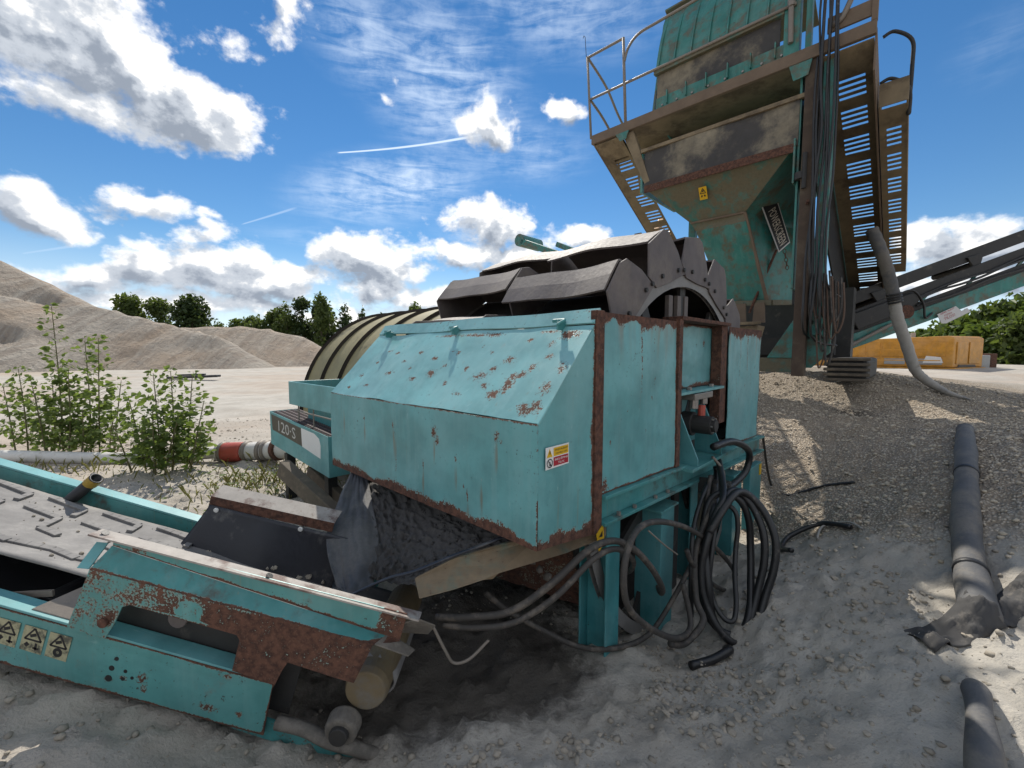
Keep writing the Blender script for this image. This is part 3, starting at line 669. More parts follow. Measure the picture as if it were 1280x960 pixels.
def r_slope(u, v):
    a, s_ = 2.3 * (1 - u), .672 * v; r = 0
    for q in ((.13, .07, .10, .05), (.08, .10, .06, .05), (.36, .22, .065, .13), (.42, .14, .07, .06), (.30, .30, .05, .05), (.62, .27, .085, .06), (.80, .33, .03, .04), (.53, .20, .045, .035), (.47, .41, .07, .05), (.66, .47, .035, .03), (.18, .44, .05, .05), (.12, .60, .10, .05), (.22, .53, .045, .04), (1.12, .27, .085, .05), (1.30, .21, .075, .04), (1.02, .34, .05, .03), (1.65, .24, .09, .035), (1.85, .12, .06, .02), (.95, .62, .22, .025), (.75, .63, .15, .03), (1.42, .45, .05, .03), (1.05, .47, .03, .02), (.40, .57, .06, .025), (.78, .52, .02, .03), (1.95, .35, .05, .03), (1.9, .48, .05, .02), (.08, .22, .06, .08), (.05, .35, .05, .07), (1.55, .36, .06, .03), (1.42, .30, .04, .025), (1.2, .40, .05, .03), (.9, .20, .04, .03), (.72, .12, .05, .02), (1.75, .45, .05, .025), (.30, .63, .12, .02), (1.25, .63, .2, .02), (2.05, .22, .05, .03), (2.1, .08, .04, .02), (.55, .33, .04, .05), (.25, .35, .04, .06), (.98, .45, .03, .03)):
        r = max(r, spot(a, s_, q[0], q[1], q[2] * 1.2, q[3] * 1.2) * .61)
    return r
obj('hood_slope', MB().grid(hood_slope, 170, 50, rust=r_slope), M['teal_sunlit'], mach, solid=.006)
obj('hood_lip', MB().grid(lambda u, v: m(2.31 * (1 - u), .466 + .06 * v, 1.118 + .082 * v + .004 * sin(u * 14)), 60, 6, rust=lambda u, v: .24 if v > .7 else .12), M['teal_sunlit'], mach, solid=.012)
def r_end(u, v):
    r = 0.0
    z = .62 * v + .5 * u * v
    r = max(r, edge_rust(z, u, .10 if u > .2 else .05, 12, 5) * 1.15, edge_rust((1 - u) * .47, v, .03, 14, 12))
    return max(r, spot(u, v, 1.0, .52, .12, .07) * .9)
def hood_end(a): return lambda u, v: m(a + dent(u, v, 9, .008), .002 + (.478 + .004 * v) * u, -.004 + (-.07 * u) * (1 - v) + v * (.622 + .494 * u))
obj('hood_end', MB().grid(hood_end(0), 34, 60, rust=r_end), M['teal'], mach, solid=.006)
obj('hood_end', MB().grid(hood_end(2.3), 8, 8), M['teal'], mach, solid=.006)
cp = MB(); mbox(cp, -.012, .03, .478, .560, -.075, 1.19)
obj('corner_post', cp, M['rust'], mach, bevel=.004)
for a in (2.08, 1.16, .20):
    k = MB(); mbox(k, a - .006, a + .006, .40, .50, 1.085, 1.135); k.tube([m(a - .035, .425, 1.14), m(a + .05, .425, 1.14)], .011, 10); k.tube([m(a - .035, .425, 1.14), m(a - .035, .395, 1.13), m(a - .02, .37, 1.112)], .009, 8)
    obj('hood_latch', k, M['teal_beam'], mach, bevel=.002)
# --- side sheets
def r_side(b0, b1, depth, drip):
    def f(u, v):
        b, z = b0 + (b1 - b0) * u, 1.19 * v
        r = edge_rust(1.19 - z, b, depth, int(b0 * 10) + 21, 7) * 1.35
        r = max(r, edge_rust((1 - u) * (b1 - b0), z, .022, 23, 8), edge_rust(z, b, .02, 25))
        for bb, ln in drip:
            r = max(r, (.40 if abs(b - bb) < .010 and 1.19 - z < ln else 0))
        for q in ((1.22, .72, .02, .07), (1.18, .60, .02, .05), (1.10, .36, .012, .05), (.78, .48, .012, .05), (.70, .40, .015, .04), (.66, .33, .012, .04), (.60, .05, .08, .09), (.85, .53, .02, .012), (3.3, .6, .02, .05), (3.1, .45, .02, .06)):
            r = max(r, spot(b, z, *q) * .6)
        return r
    return f
def sheet(b0, b1, z0, z1, z0b, a=0.0, seed=1):
    return lambda u, v: m(a + dent(b0 + u * (b1 - b0), v, seed, .024), b0 + (b1 - b0) * u, (z0 + (z0b - z0) * u) * (1 - v) + z1 * v)
obj('side_sheet', MB().grid(sheet(.562, 1.575, .135, 1.185, .10), 70, 74, rust=r_side(.562, 1.575, .10, ((1.02, .55), (1.21, .35))), stain=s_side(.562, 1.575)), M['teal'], mach, solid=.006)
obj('side_sheet', MB().grid(sheet(2.76, 3.83, .06, 1.195, .015, 0, 5), 66, 74, rust=r_side(2.76, 3.83, .11, ((3.02, .8), (3.1, .5), (3.35, .45), (3.5, .6))), stain=s_side(2.76, 3.83)), M['teal'], mach, solid=.006)
obj('recess_sheet', MB().grid(sheet(1.60, 3.2, .66, 1.19, .655, .12, 8), 60, 36, rust=lambda u, v: max(edge_rust((1 - v) * .53, u * 1.6, .03, 31), edge_rust(v * .53, u * 1.6, .05, 33) * .9, spot(u, v, .52, .72, .03, .12) * .7)), M['teal'], mach, solid=.006)
k = MB(); mbox(k, -.014, .13, 1.578, 1.645, .095, 1.20); obj('side_post', k, M['rust'], mach, bevel=.003)
k = MB(); mbox(k, .02, .11, 2.60, 2.755, .30, 1.20); obj('side_post', k, M['rust'], mach, bevel=.003)
k = MB(); mbox(k, -.02, .14, 1.62, 2.72, 1.196, 1.225); obj('top_rail', k, M['rust'], mach, bevel=.003)
k = MB(); mbox(k, -.01, .12, 1.648, 2.62, .630, .652)
obj('bolt_shelf', k, M['teal'], mach, bevel=.003)
for b in (1.95, 2.45): obj('bolt', MB().cyl(m(.05, b, .652), m(.05, b, .675), .022, 6), M['copper'], mach)
# drive: gusset plates, motor, gearbox, clevis
for b in (1.78, 2.32):
    k = MB(); k.prism([m(.13, b, .60), m(.10, b, .60), m(-.10, b, .13), m(-.10, b, .08), m(.13, b, .08)], BX * .014); obj('gusset', k, M['leg'], mach, bevel=.002)
k = MB(); mbox(k, -.11, .16, 1.66, 2.72, .055, .080); obj('motor_shelf', k, M['teal_beam'], mach, bevel=.003)
k = MB(); mbox(k, .15, .16, 1.64, 2.72, .08, .65); obj('back_sheet', k, M['leg'], mach)
k = MB(); k.tube([m(.14, 2.08, .36), m(.05, 2.08, .36), m(.05, 2.08, .36), m(-.10, 2.08, .36), m(-.10, 2.08, .36), m(-.13, 2.08, .36)], [.10, .10, .075, .075, .05, .05], 18)
mo = obj('drive_motor', k, M['dark'], mach, bevel=.003)
k = MB()
for i in range(6):
    t = i * pi / 3; c = m(-.103, 2.08 + .06 * cos(t), .36 + .06 * sin(t)); k.cyl(c, c - AX * .015, .008, 6)
obj('motor_bolts', k, M['copper'], mo)
k = MB(); k.cyl(m(.02, 1.98, .50), m(.02, 1.98, .62), .035, 10); k.cyl(m(.02, 2.2, .52), m(.02, 2.2, .63), .03, 10); mbox(k, -.02, .09, 1.9, 2.3, .575, .625)
obj('valve_block', k, M['copper'], mach, bevel=.004)
k = MB(); k.cyl(m(.0, 2.1, .42), m(.0, 2.1, .52), .03, 10); obj('fitting', k, M['redband'], mach, bevel=.003)
# base beam: a channel under the side sheets
k = MB()
def bz(b): return .125 - .042 * (b - .56)
for (dz0, dz1, a0, a1) in ((-.012, .010, -.035, .09), (-.150, -.013, .020, .034), (-.172, -.151, -.035, .09)):
    vs = [m(a, b, bz(b) + dz) for a in (a0, a1) for b in (.562, 4.02) for dz in (dz0, dz1)]
    k.add(vs, [(0, 1, 3, 2), (4, 6, 7, 5), (0, 4, 5, 1), (2, 3, 7, 6), (0, 2, 6, 4), (1, 5, 7, 3)])
obj('base_beam', k, M['teal_beam'], mach, bevel=.003)
k = MB()
for b in (.75, .95, 1.25, 1.45): k.cyl(m(-.012, b, bz(b) - .150), m(-.012, b, bz(b) - .128), .014, 6)
obj('beam_bolts', k, M['copper'], mach)
# legs
def leg(a0, a1, b0, b1, ztop, zbot, web=False):
    k = MB()
    if web:
        mbox(k, a0, a0 + .014, b0, b1, zbot, ztop); mbox(k, a1 - .014, a1, b0, b1, zbot, ztop); mbox(k, a0 + .0145, a1 - .0145, (b0 + b1) / 2 - .006, (b0 + b1) / 2 + .006, zbot, ztop - .002)
    else: mbox(k, a0, a1, b0, b1, zbot, ztop)
    return obj('support_leg', k, M['leg'], mach, bevel=.006)
leg(.035, .24, .70, .86, -.045, -1.25, True)
leg(-.005, .20, 1.38, 1.60, -.20, -1.5)
k = MB(); mbox(k, -.02, .23, 1.34, 1.64, -.197, -.180); obj('leg_cap', k, M['teal_beam'], mach, bevel=.003)
leg(.0, .26, 3.05, 3.32, -.29, -1.35)
leg(-.02, .05, 3.55, 4.0, -.31, -1.35)
leg(.10, .3, 2.2, 2.36, -.2, -1.5, True)
leg(1.9, 2.1, .5, .7, -.1, -1.1, True)
st = MB(); mbox(st, -.028, -.0205, 3.90, 3.97, -.45, -.33); obj('leg_sticker', st, M['stk_yellow'], mach)
st = MB(); st.prism([m(-.013, .500, -.075), m(-.013, .572, -.035), m(-.013, .585, -.15), m(-.013, .53, -.19)], AX * -.002); so_ = obj('corner_sticker', st, M['stk_yellow'], mach)
st = MB(); st.prism([m(-.0165, .525, -.10), m(-.0165, .560, -.07), m(-.0165, .562, -.105)], AX * -.001); st.prism([m(-.0165, .545, -.13), m(-.0165, .565, -.125), m(-.0165, .567, -.15), m(-.0165, .548, -.165)], AX * -.001); obj('pictogram', st, M['stk_black'], so_)
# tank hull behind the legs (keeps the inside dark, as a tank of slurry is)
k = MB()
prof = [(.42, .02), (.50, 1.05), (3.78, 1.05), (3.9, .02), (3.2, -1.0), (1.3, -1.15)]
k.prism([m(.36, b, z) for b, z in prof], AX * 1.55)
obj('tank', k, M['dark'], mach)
k = MB(); k.grid(lambda u, v: m(.30 + .9 * (1 - u), .45 + .25 * v + .18 * u, -.14 - .70 * v + .05 * (sfbm(u * 5, v * 5, 0, 3, 4))), 20, 20, rust=lambda u, v: .35 + .5 * (sfbm(u * 4, v * 4, 0, 3, 2)))
obj('sump_plate', k, M['teal_caked'], mach, solid=.01)
k = MB()
for i, (u, v) in enumerate([(.05, .1), (.2, .22), (.35, .32), (.5, .36), (.65, .45), (.8, .5)]):
    c = m(.62 - .4 * u, .40 + .1 * v, -.22 - .22 * v - .12 * u); r_ = .018 + .02 * random.random()
    k.add([c + V(q) * r_ * (1 + .5 * (random.random() - .5)) for q in _ico], _icf)
obj('caked_mud', k, M['pillow'], mach, smooth=True)
# --- bucket wheel, axle along a, centre b=2.0 z=.12
WB, WZ = 2.0, .12
def wp(a, deg, r): return m(a, WB + sin(R(deg)) * r, WZ + cos(R(deg)) * r)
def ring(a0, a1):
    k = MB(); n_ = 72
    for i in range(n_):
        d0, d1 = i * 360 / n_, (i + 1) * 360 / n_
        vs = [wp(a, d, r) for a in (a0, a1) for d in (d0, d1) for r in (1.36, 1.445)]
        k.add(vs, [(0, 1, 3, 2), (4, 6, 7, 5), (0, 4, 5, 1), (2, 3, 7, 6)])
    return k
sp = MB(); sp.cyl(m(.1, WB, WZ), m(1.95, WB, WZ), .16, 18)
wheel = obj('bucket_wheel', sp, M['dark'], mach)
for a0, a1 in ((.095, .13), (1.90, 1.93), (1.0, 1.03)): obj('wheel_rim', ring(a0, a1), M['rim'], wheel)
sp = MB()
for d in range(0, 360, 30): sp.bar(wp(.16, d, .3), wp(.16, d, 1.37), .10, .03, up=AX)
sp.cyl(m(.1, WB, WZ), m(1.95, WB, WZ), .16, 18)
obj('spokes', sp, M['dark'], wheel)
sp = MB()
for b in (1.62, 1.78, 1.92): mbox(sp, .135, .17, b + .1, b + .17, 1.0, 1.40 + .06 * (b - 1.6))
obj('wheel_strut', sp, M['bucket'], wheel, bevel=.003)
def bucket(a0, a1, c, seed):
    rr = random.Random(seed); j = lambda s_: (rr.random() - .5) * s_
    shell = [(-4.2, 1.742), (4, 1.78 + j(.01)), (10.4, 1.615), (14.6, 1.452)]
    k = MB()
    for (d0, r0), (d1, r1) in zip(shell[:-1], shell[1:]):
        def fn(u, v, d0=d0, r0=r0, d1=d1, r1=r1):
            bow = .018 * sin(pi * u) * (1 if seed % 2 else -1) + .006 * sin(u * 9 + seed)
            return wp(a0 + .012 + (a1 - a0 - .024) * u, c + d0 + (d1 - d0) * v, r0 + (r1 - r0) * v + bow)
        k.grid(fn, 14, 2)
    o = obj('bucket', k, M['bucket'], wheel, solid=.014)
    return o
def bucket_end(a, th, c, seed):
    rr = random.Random(seed); j = lambda: (rr.random() - .5)
    poly = [(-4.8 + .6 * j(), 1.745 + .01 * j()), (3.6 + .6 * j(), 1.795 + .015 * j()), (6.0, 1.77), (10.8, 1.625), (15.4, 1.455), (4, 1.41), (-5.0, 1.43), (-8.2, 1.54)]
    return MB().prism([wp(a, c + d, r) for d, r in poly], AX * th)
for i, c in enumerate((-84, -63, -42, -20.3, 1.2, 22.2, 43, 64)):
    bucket(.09, 1.0, c, i); obj('bucket_end', bucket_end(.08, .014, c, i), M['bucket'], wheel, bevel=.004)
for i, c in enumerate((-78, -57, -36.5, -15.5, 5.5, 27, 48)):
    bucket(1.05, 1.95, c, i + 20); obj('bucket_end', bucket_end(1.03, .014, c, i + 30), M['bucket'], wheel, bevel=.004); obj('bucket_end', bucket_end(1.945, .014, c, i + 40), M['bucket'], wheel, bevel=.004)
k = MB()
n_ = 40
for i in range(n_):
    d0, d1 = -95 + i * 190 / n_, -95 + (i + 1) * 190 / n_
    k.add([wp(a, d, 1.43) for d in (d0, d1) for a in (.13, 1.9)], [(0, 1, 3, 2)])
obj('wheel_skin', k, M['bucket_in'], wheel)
bo = MB()
for c in (-42, -20.3, 1.2, 22.2):
    for d in (-1, 10, 14): q = wp(.08, c + d, 1.485); bo.cyl(q, q - AX * .016, .017, 6)
obj('rim_bolts', bo, M['dark'], wheel)
# --- spiral feed drum on the same axle, behind the hood's far end
k = MB()
for a0, a1 in ((2.05, 4.62),):
    k.grid(lambda u, v: wp(a0 + (a1 - a0) * u, -100 + 200 * v, 1.40), 12, 60)
dr = obj('feed_drum', k, M['drum'], mach, smooth=True)
k = MB(); k.prism([wp(4.62, d, 1.40) for d in range(0, 360, 10)], AX * .02); obj('drum_head', k, M['drum'], dr)
for a in (4.60, 4.12, 3.65, 3.17, 2.65):
    k = MB(); n_ = 60
    for i in range(n_):
        d0, d1 = -110 + i * 220 / n_, -110 + (i + 1) * 220 / n_
        vs = [wp(aa, d, r) for aa in (a, a + .028) for d in (d0, d1) for r in (1.39, 1.435)]
        k.add(vs, [(0, 1, 3, 2), (4, 6, 7, 5), (0, 4, 5, 1), (2, 3, 7, 6)])
    obj('drum_rib', k, M['rib'], dr)
# --- tub rim and equipment box at the far end
k = MB(); mbox(k, 2.2, 3.60, .10, .116, .40, .645); mbox(k, 3.585, 3.60, .117, 1.2, .40, .645); obj('tub_rim', k, M['teal'], mach, bevel=.004)
k = MB(); mbox(k, 2.25, 3.62, .30, .34, .10, .40); obj('tub_wall', k, M['leg'], mach)
k = MB(); k.tube([m(2.3, .16, .325), m(3.6, .16, .325)], .008, 8); [k.tube([m(a, .16, .15), m(a, .16, .40)], .008, 8) for a in (2.65, 3.1, 3.5)]; obj('guard_wire', k, M['galv'], mach)
eb = MB(); vs = [m(a, b, z0 + .052 * (a - 3.4)) for a in (2.62, 4.23) for b in (.10, .42) for z0 in (-.165, .218)]
eb.add(vs, [(0, 1, 3, 2), (4, 6, 7, 5), (0, 4, 5, 1), (0, 2, 6, 4)])
box_ = obj('equipment_box', eb, M['teal'], mach, solid=.008)
k = MB()
for i in range(30):
    a = 2.64 + i * .0535; k.bar(m(a, .115, .205 + .052 * (a - 3.4)), m(a, .42, .205 + .052 * (a - 3.4)), .016, .02)
for b in (.16, .22, .28, .34, .40): k.bar(m(2.63, b, .207 - .04), m(4.22, b, .207 + .043), .012, .02)
obj('mesh_cover', k, M['mesh'], box_)
def ebp(a, z, o=.004): return m(a, .10 - o, z + .052 * (a - 3.4))
k = MB(); k.prism([ebp(4.16, .01), ebp(4.19, .19), ebp(3.27, .185), ebp(3.24, -.005)], BX * -.002); np_ = obj('name_strip', k, M['nameplate'], box_)
k = MB(); k.prism([ebp(3.255, -.005), ebp(3.27, .187), ebp(2.93, .19), ebp(2.82, .16), ebp(2.79, .10), ebp(2.80, -.03)], BX * -.0025); obj('blank_label', k, M['white'], box_)
tx = text_mb("120·S", ebp(3.95, .035, .007), -AX + ZX * -.052, ZX, .12, width=.52); obj('lettering', tx, M['worn_letter'], box_)
for a in (3.85, 2.75): k = MB(); mbox(k, a, a + .09, .14, .23, -.95, -.20); obj('box_leg', k, M['dark'], mach)
# hazard sticker on the hood end
def sk(b, z, o=.004): return m(-o - .004, b, z)
k = MB(); k.prism([sk(.047, .387), sk(.235, .389), sk(.235, .497), sk(.047, .497)], AX * -.0012); stk = obj('hazard_sticker', k, M['white'], mach)
k = MB(); k.prism([sk(.108, .447, .006), sk(.228, .447, .006), sk(.228, .489, .006), sk(.108, .489, .006)], AX * -.0008); k.prism([sk(.055, .447, .006), sk(.098, .447, .006), sk(.0765, .488, .006)], AX * -.0008); obj('yellow_field', k, M['stk_yellow'], stk)
k = MB(); k.prism([sk(.108, .397, .006), sk(.228, .397, .006), sk(.228, .441, .006), sk(.108, .441, .006)], AX * -.0008); obj('red_field', k, M['stk_red'], stk)
tx = text_mb("VIGYÁZAT!", sk(.114, .472, .0085), BX, ZX, .010, width=.108); text_mb("ÜZEMELŐ GÉP", sk(.120, .456, .0085), BX, ZX, .007, tx, width=.096)
tx.prism([sk(.0735, .462, .0085), sk(.0795, .462, .0085), sk(.079, .478, .0085), sk(.074, .478, .0085)], AX * -.0005)
for i in range(24):
    t0, t1 = i * pi / 12, (i + 1) * pi / 12
    tx.add([sk(.0765 + r_ * cos(t), .417 + r_ * sin(t), .0085) for t in (t0, t1) for r_ in (.018, .0225)], [(0, 1, 3, 2)])
tx.prism([sk(.062, .431, .0085), sk(.065, .433, .0085), sk(.091, .403, .0085), sk(.088, .401, .0085)], AX * -.0005); tx.prism([sk(.073, .404, .0085), sk(.080, .404, .0085), sk(.079, .424, .0085), sk(.074, .424, .0085)], AX * -.0005)
obj('sticker_print', tx, M['stk_black'], stk)
tx = text_mb("BELÉPNI", sk(.116, .424, .0085), BX, ZX, .010, width=.104); text_mb("TILOS", sk(.142, .405, .0085), BX, ZX, .011, tx, width=.05); obj('sticker_lettering', tx, M['white'], stk)
# --- discharge chute: scoured near-side plate, rubber flap, slurry sheet
cp_ = [V((.548, 2.435, .585)), V((.13, 2.27, .575)), V((-.05, 2.2, .575)), V((-.29, 2.16, .522)), V((-.33, 2.15, .51)), V((-.50, 2.10, .44)), V((-.462, 2.03, .372)), V((-.30, 2.06, .40)), V((-.15, 2.10, .43)), V((-.10, 2.12, .425)), V((-.07, 2.12, .455)), V((.30, 2.28, .485)), V((.545, 2.425, .51))]
obj('chute_plate', MB().prism(cp_, (.012, .02, .003)), M['chute'], mach, bevel=.003)
k = MB(); k.tube(spline([V((-.86, 2.15, .315)), V((-.66, 2.15, .41)), V((-.5, 2.13, .465)), V((-.30, 2.16, .535)), V((-.12, 2.20, .585)), (.0, 2.25, .62)], 6), [.012] * 31, 8, squash=.6); obj('chute_liner_edge', k, M['skirt'], mach)
tl, tr_, bl, br = m(2.08, .16, -.01), m(.20, .16, -.06), V((-1.02, 2.55, .27)), V((-.36, 2.16, .42))
def slurry(u, v):
    p = (tl * (1 - u) + tr_ * u) * (1 - v) + (bl * (1 - u) + br * u) * v
    w_ = sin(pi * u) * .10 * (1 - .4 * v); q = (sfbm(u * 22, v * 16, 0, 5, 6)) - .5
    return p + V((0, .25 * w_, -w_ * (.4 + v))) + V((0, -.035, .045)) * q * (.4 + 1.2 * sfbm(u * 3, v * 3, 0, 2, 8))
obj('wet_slurry', MB().grid(slurry, 130, 90), M['wet_sand'], mach, smooth=True, kind='stuff')
f0 = [m(2.12, .10, .0), V((-1.27, 3.05, .50)), V((-1.22, 2.72, .37)), V((-1.06, 2.45, .235)), V((-1.0, 2.36, .21))]; f1 = [m(1.95, .12, -.02), V((-1.02, 3.05, .47)), V((-.88, 2.72, .36)), V((-.84, 2.50, .25)), V((-.82, 2.40, .22))]
f0, f1 = spline(f0, 6), spline(f1, 6)
def flap(u, v):
    i = min(int(v * 24), 23); t = v * 24 - i; p0 = f0[i].lerp(f0[i + 1], t); p1 = f1[i].lerp(f1[i + 1], t)
    return p0.lerp(p1, u) + V((.0, -.06, .03)) * (sin(u * 8 + v * 4) * .25 * (.3 + v)) + V((0, -.05, 0)) * sin(pi * u) + V((0, -.02, .02)) * (sfbm(u * 5, v * 7, 0, 4, 3) - .5)
lm = MB(); rl = random.Random(9)
for i in range(520):
    q_ = slurry(.03 + .94 * rl.random(), .02 + .95 * rl.random()); r_ = .003 + .012 * rl.random() ** 4; lm.add([q_ + V(v) * r_ * (.7 + .5 * rl.random()) for v in _ico], _icf)
obj('slurry_lumps', lm, M['wet_sand'], mach, smooth=True, kind='stuff')
obj('rubber_flap', MB().grid(flap, 40, 50), M['flap'], mach, smooth=True, solid=.006)
k = MB(); k.tube(spline([m(2.08, .06, .02), V((-1.32, 3.42, .55)), V((-1.36, 3.38, .50)), V((-1.30, 3.36, .46)), V((-1.36, 3.34, .42))], 6), .012, 8); obj('tie_rope', k, M['fabric'], mach)

M['post'] = plain('rusty_brown_post', (0.075, 0.052, 0.037), 0.85, 0.45, 6, dust=0.35, dustcol=(0.15, 0.115, 0.08))
# ------------------------------------------------------------------ screening plant: tilted screen on a frame, hopper beneath, walkways both sides
plant = thing('screening_plant', tuple(m(1.7, 7.5, .45)), 'tall green screening plant with brown walkways, handrail and hanging hopper', 'screening plant')
BF = 5.92                                    # front plane of the platform
k = MB(); mbox(k, -.66, 3.665, BF, BF + .07, 5.07, 5.24); obj('platform_beam', k, M['brown'], plant, bevel=.006)
k = MB(); mbox(k, -.10, 3.1, BF + .072, BF + .95, 5.10, 5.125); obj('cross_walkway', k, M['khaki'], plant)
k = MB(); mbox(k, .16, 3.0, BF + .95, BF + 1.02, 4.90, 5.25); obj('cross_beam', k, M['dark'], plant)
# handrail of tubes
def pipe(pts, r=.024, n=8, mat='galv', name='handrail_tube'):
    return obj(name, MB().tube(pts, r, n), M[mat], plant, smooth=True)
pipe([m(3.69, BF + .03, 5.2), m(3.80, BF + .03, 6.80)]); pipe([m(2.93, BF + .03, 5.2), m(3.01, BF + .03, 6.78)], .028)
pipe(spline([m(3.80, BF + .03, 6.78), m(3.4, BF + .03, 6.775), m(3.01, BF + .03, 6.77)]))
pipe(spline([m(2.98, BF + .03, 6.35), m(2.90, BF + .03, 6.56), m(2.70, BF + .03, 6.70), m(2.3, BF + .03, 6.72), m(1.2, BF + .03, 6.74), m(.2, BF + .03, 6.76)]))
pipe([m(3.73, BF + .03, 5.96), m(2.3, BF + .03, 5.94), m(.25, BF + .03, 5.92)])
pipe(spline([m(3.78, BF + .03, 6.76), m(3.72, BF + .6, 6.45), m(3.66, BF + 1.0, 6.02), m(3.6, BF + 1.6, 5.5), m(3.56, BF + 1.9, 4.6)], 6))
pipe(spline([m(3.73, BF + .03, 5.97), m(3.70, BF + .5, 5.75), m(3.66, BF + .85, 5.42), m(3.64, BF + 1.1, 4.8)], 6))
pipe([m(3.81, BF + .03, 6.6), m(3.86, BF + .03, 7.2), m(3.89, BF + .03, 7.24), m(3.91, BF + .03, 7.2)], .006, 5, 'dark', 'aerial_wire')
# side walkways of slotted plate, falling away at 28 degrees
SL = math.tan(R(28))
def wz(b): return 5.06 - SL * (b - BF)
def slotted(name, a0, a1, sa0, sa1, b0, b1, rows, mat, up=.0, first=6.36, pitch=.455, nslot=4):
    """plate with rows of cross slots, built as strips so that light passes through"""
    k = MB(); th = .012
    def strip(aa, ab, ba, bb):
        vs = [m(a, b, wz(b) + up + dz) for a in (aa, ab) for b in (ba, bb) for dz in (0, th)]
        k.add(vs, [(0, 1, 3, 2), (4, 6, 7, 5), (0, 4, 5, 1), (2, 3, 7, 6), (0, 2, 6, 4), (1, 5, 7, 3)])
    strip(a0, sa0, b0, b1); strip(sa1, a1, b0, b1); cur = b0; sw, sp = .045, .082
    for r_ in range(rows):
        bs = first + r_ * pitch
        for q in range(nslot):
            s0 = bs + q * sp
            if s0 > b1: break
            strip(sa0, sa1, cur, s0); cur = s0 + sw
    strip(sa0, sa1, cur, b1)
    return obj(name, k, M[mat], plant)
slotted('slotted_walkway', -.64, -.02, -.53, -.22, BF + .05, 12.0, 11, 'khaki')
slotted('slotted_walkway', 3.04, 3.60, 3.09, 3.40, BF + .05, 11.0, 9, 'khaki')
slotted('slotted_step', -.97, -.69, -.92, -.76, 6.6, 10.0, 7, 'khaki', -.35, 6.9, .43)
k = MB(); k.prism([m(3.66, BF + .072, 5.07), m(3.04, BF + .072, 5.07), m(3.04, BF + .6, 4.80), m(3.42, BF + .6, 4.80)], ZX * .012); obj('corner_plate', k, M['khaki'], plant)
def rail_bar(name, a, b0, b1, h, mat, w=.02, up=0.0):
    k = MB(); vs = [m(aa, b, wz(b) + up + dz) for aa in (a, a + w) for b in (b0, b1) for dz in (-.002, h)]
    k.add(vs, [(0, 1, 3, 2), (4, 6, 7, 5), (0, 4, 5, 1), (2, 3, 7, 6), (0, 2, 6, 4), (1, 5, 7, 3)]); return obj(name, k, M[mat], plant)
rail_bar('walkway_edge', -.665, BF + .05, 12.0, .52, 'brown', .02, -.40); rail_bar('walkway_edge', 3.605, BF + .05, 11, .14, 'brown')
rail_bar('walkway_edge', -.70, 6.55, 10.0, .22, 'khaki', .02, -.35); rail_bar('walkway_edge', -.99, 6.55, 10.0, .22, 'khaki', .02, -.35); rail_bar('walkway_edge', -.018, BF + .1, 12.0, .30, 'teal_dirty', .03, -.10)
k = MB(); vs = [m(a, b, wz(b) + dz) for a in (-.016, .012) for b in (BF + .25, 12.0) for dz in (-1.25, -.02)]; k.add(vs, [(0, 1, 3, 2), (4, 6, 7, 5), (0, 4, 5, 1), (2, 3, 7, 6), (0, 2, 6, 4), (1, 5, 7, 3)]); obj('side_stringer', k, M['dark'], plant)
k = MB(); mbox(k, -.99, -.68, 6.53, 6.55, wz(6.54) - .36, wz(6.54) - .05); obj('step_front', k, M['khaki'], plant)
for z0 in (0, -.62):
    pipe(spline([m(-.68, BF + .7, 5.35 + z0), m(-.80, BF + .72, 5.38 + z0), m(-.98, BF + .75, 5.20 + z0), m(-1.0, BF + .78, 4.9 + z0), m(-.99, BF + .80, 4.25)], 6), .024, 8, 'dark')
k = MB(); k.bar(m(3.55, 8.6, 3.9), m(3.72, 9.3, 4.35), .14, .12); k.bar(m(3.66, 9.0, 3.6), m(3.6, 9.6, 4.1), .05, .10)
obj('orange_bracket', k, M['yellow'], plant, bevel=.01)
k = MB(); k.bar(m(3.40, 7.4, 3.55), m(3.52, 9.6, 2.6), .16, .10); obj('drop_chute', k, M['brown'], plant)
k = MB(); k.prism([m(3.0, BF + .05, 5.05), m(2.78, BF + .05, 5.05), m(2.45, BF + .10, 4.05), m(2.56, BF + .10, 4.05)], BX * .10); obj('brace', k, M['khaki'], plant)
k = MB(); k.prism([m(3.12, BF - .005, 5.07), m(2.84, BF - .005, 5.07), m(2.90, BF - .005, 4.93), m(3.02, BF - .005, 4.92)], BX * .012); obj('bracket_plate', k, M['teal_dirty'], plant, bevel=.003)
k = MB(); k.prism([m(.30, BF - .006, 5.06), m(.02, BF - .006, 5.06), m(.06, BF - .006, 4.86), m(.24, BF - .006, 4.84)], BX * .012); obj('bracket_plate', k, M['teal_dirty'], plant, bevel=.003)
# screen box above the platform: ribbed green side, dirty window, bottom channel
b0 = 6.0
def sb(a, z, o=0): return m(a, b0 - o + .0 * z, z)
k = MB(); k.prism([sb(2.36, 5.24), sb(.30, 5.24), sb(.30, 5.46), sb(2.36, 5.46)], BX * .05); scr = obj('screen_channel', k, M['teal_dirty'], plant, bevel=.004)
for i in range(6):
    a = .50 + i * .33; k = MB(); mbox(k, a - .008, a + .008, b0 - .05, b0 + .001, 5.30, 5.52); obj('channel_rib', k, M['teal_dirty'], scr)
k = MB()
for i in range(8):
    a = .42 + i * .26; k.cyl(sb(a, 5.31, .002), sb(a, 5.31, .02), .018, 6)
obj('channel_bolts', k, M['copper'], scr)
k = MB(); k.prism([sb(2.36, 5.464, -.03), sb(.46, 5.464, -.03), sb(.46, 5.90, -.03), sb(2.36, 5.86, -.03)], BX * .03); obj('screen_panel', k, M['khaki_dark'], plant)
k = MB(); mbox(k, .40, 2.40, b0 - .04, b0 + .05, 5.865, 5.925); obj('screen_angle', k, M['teal_caked'], plant, bevel=.004)
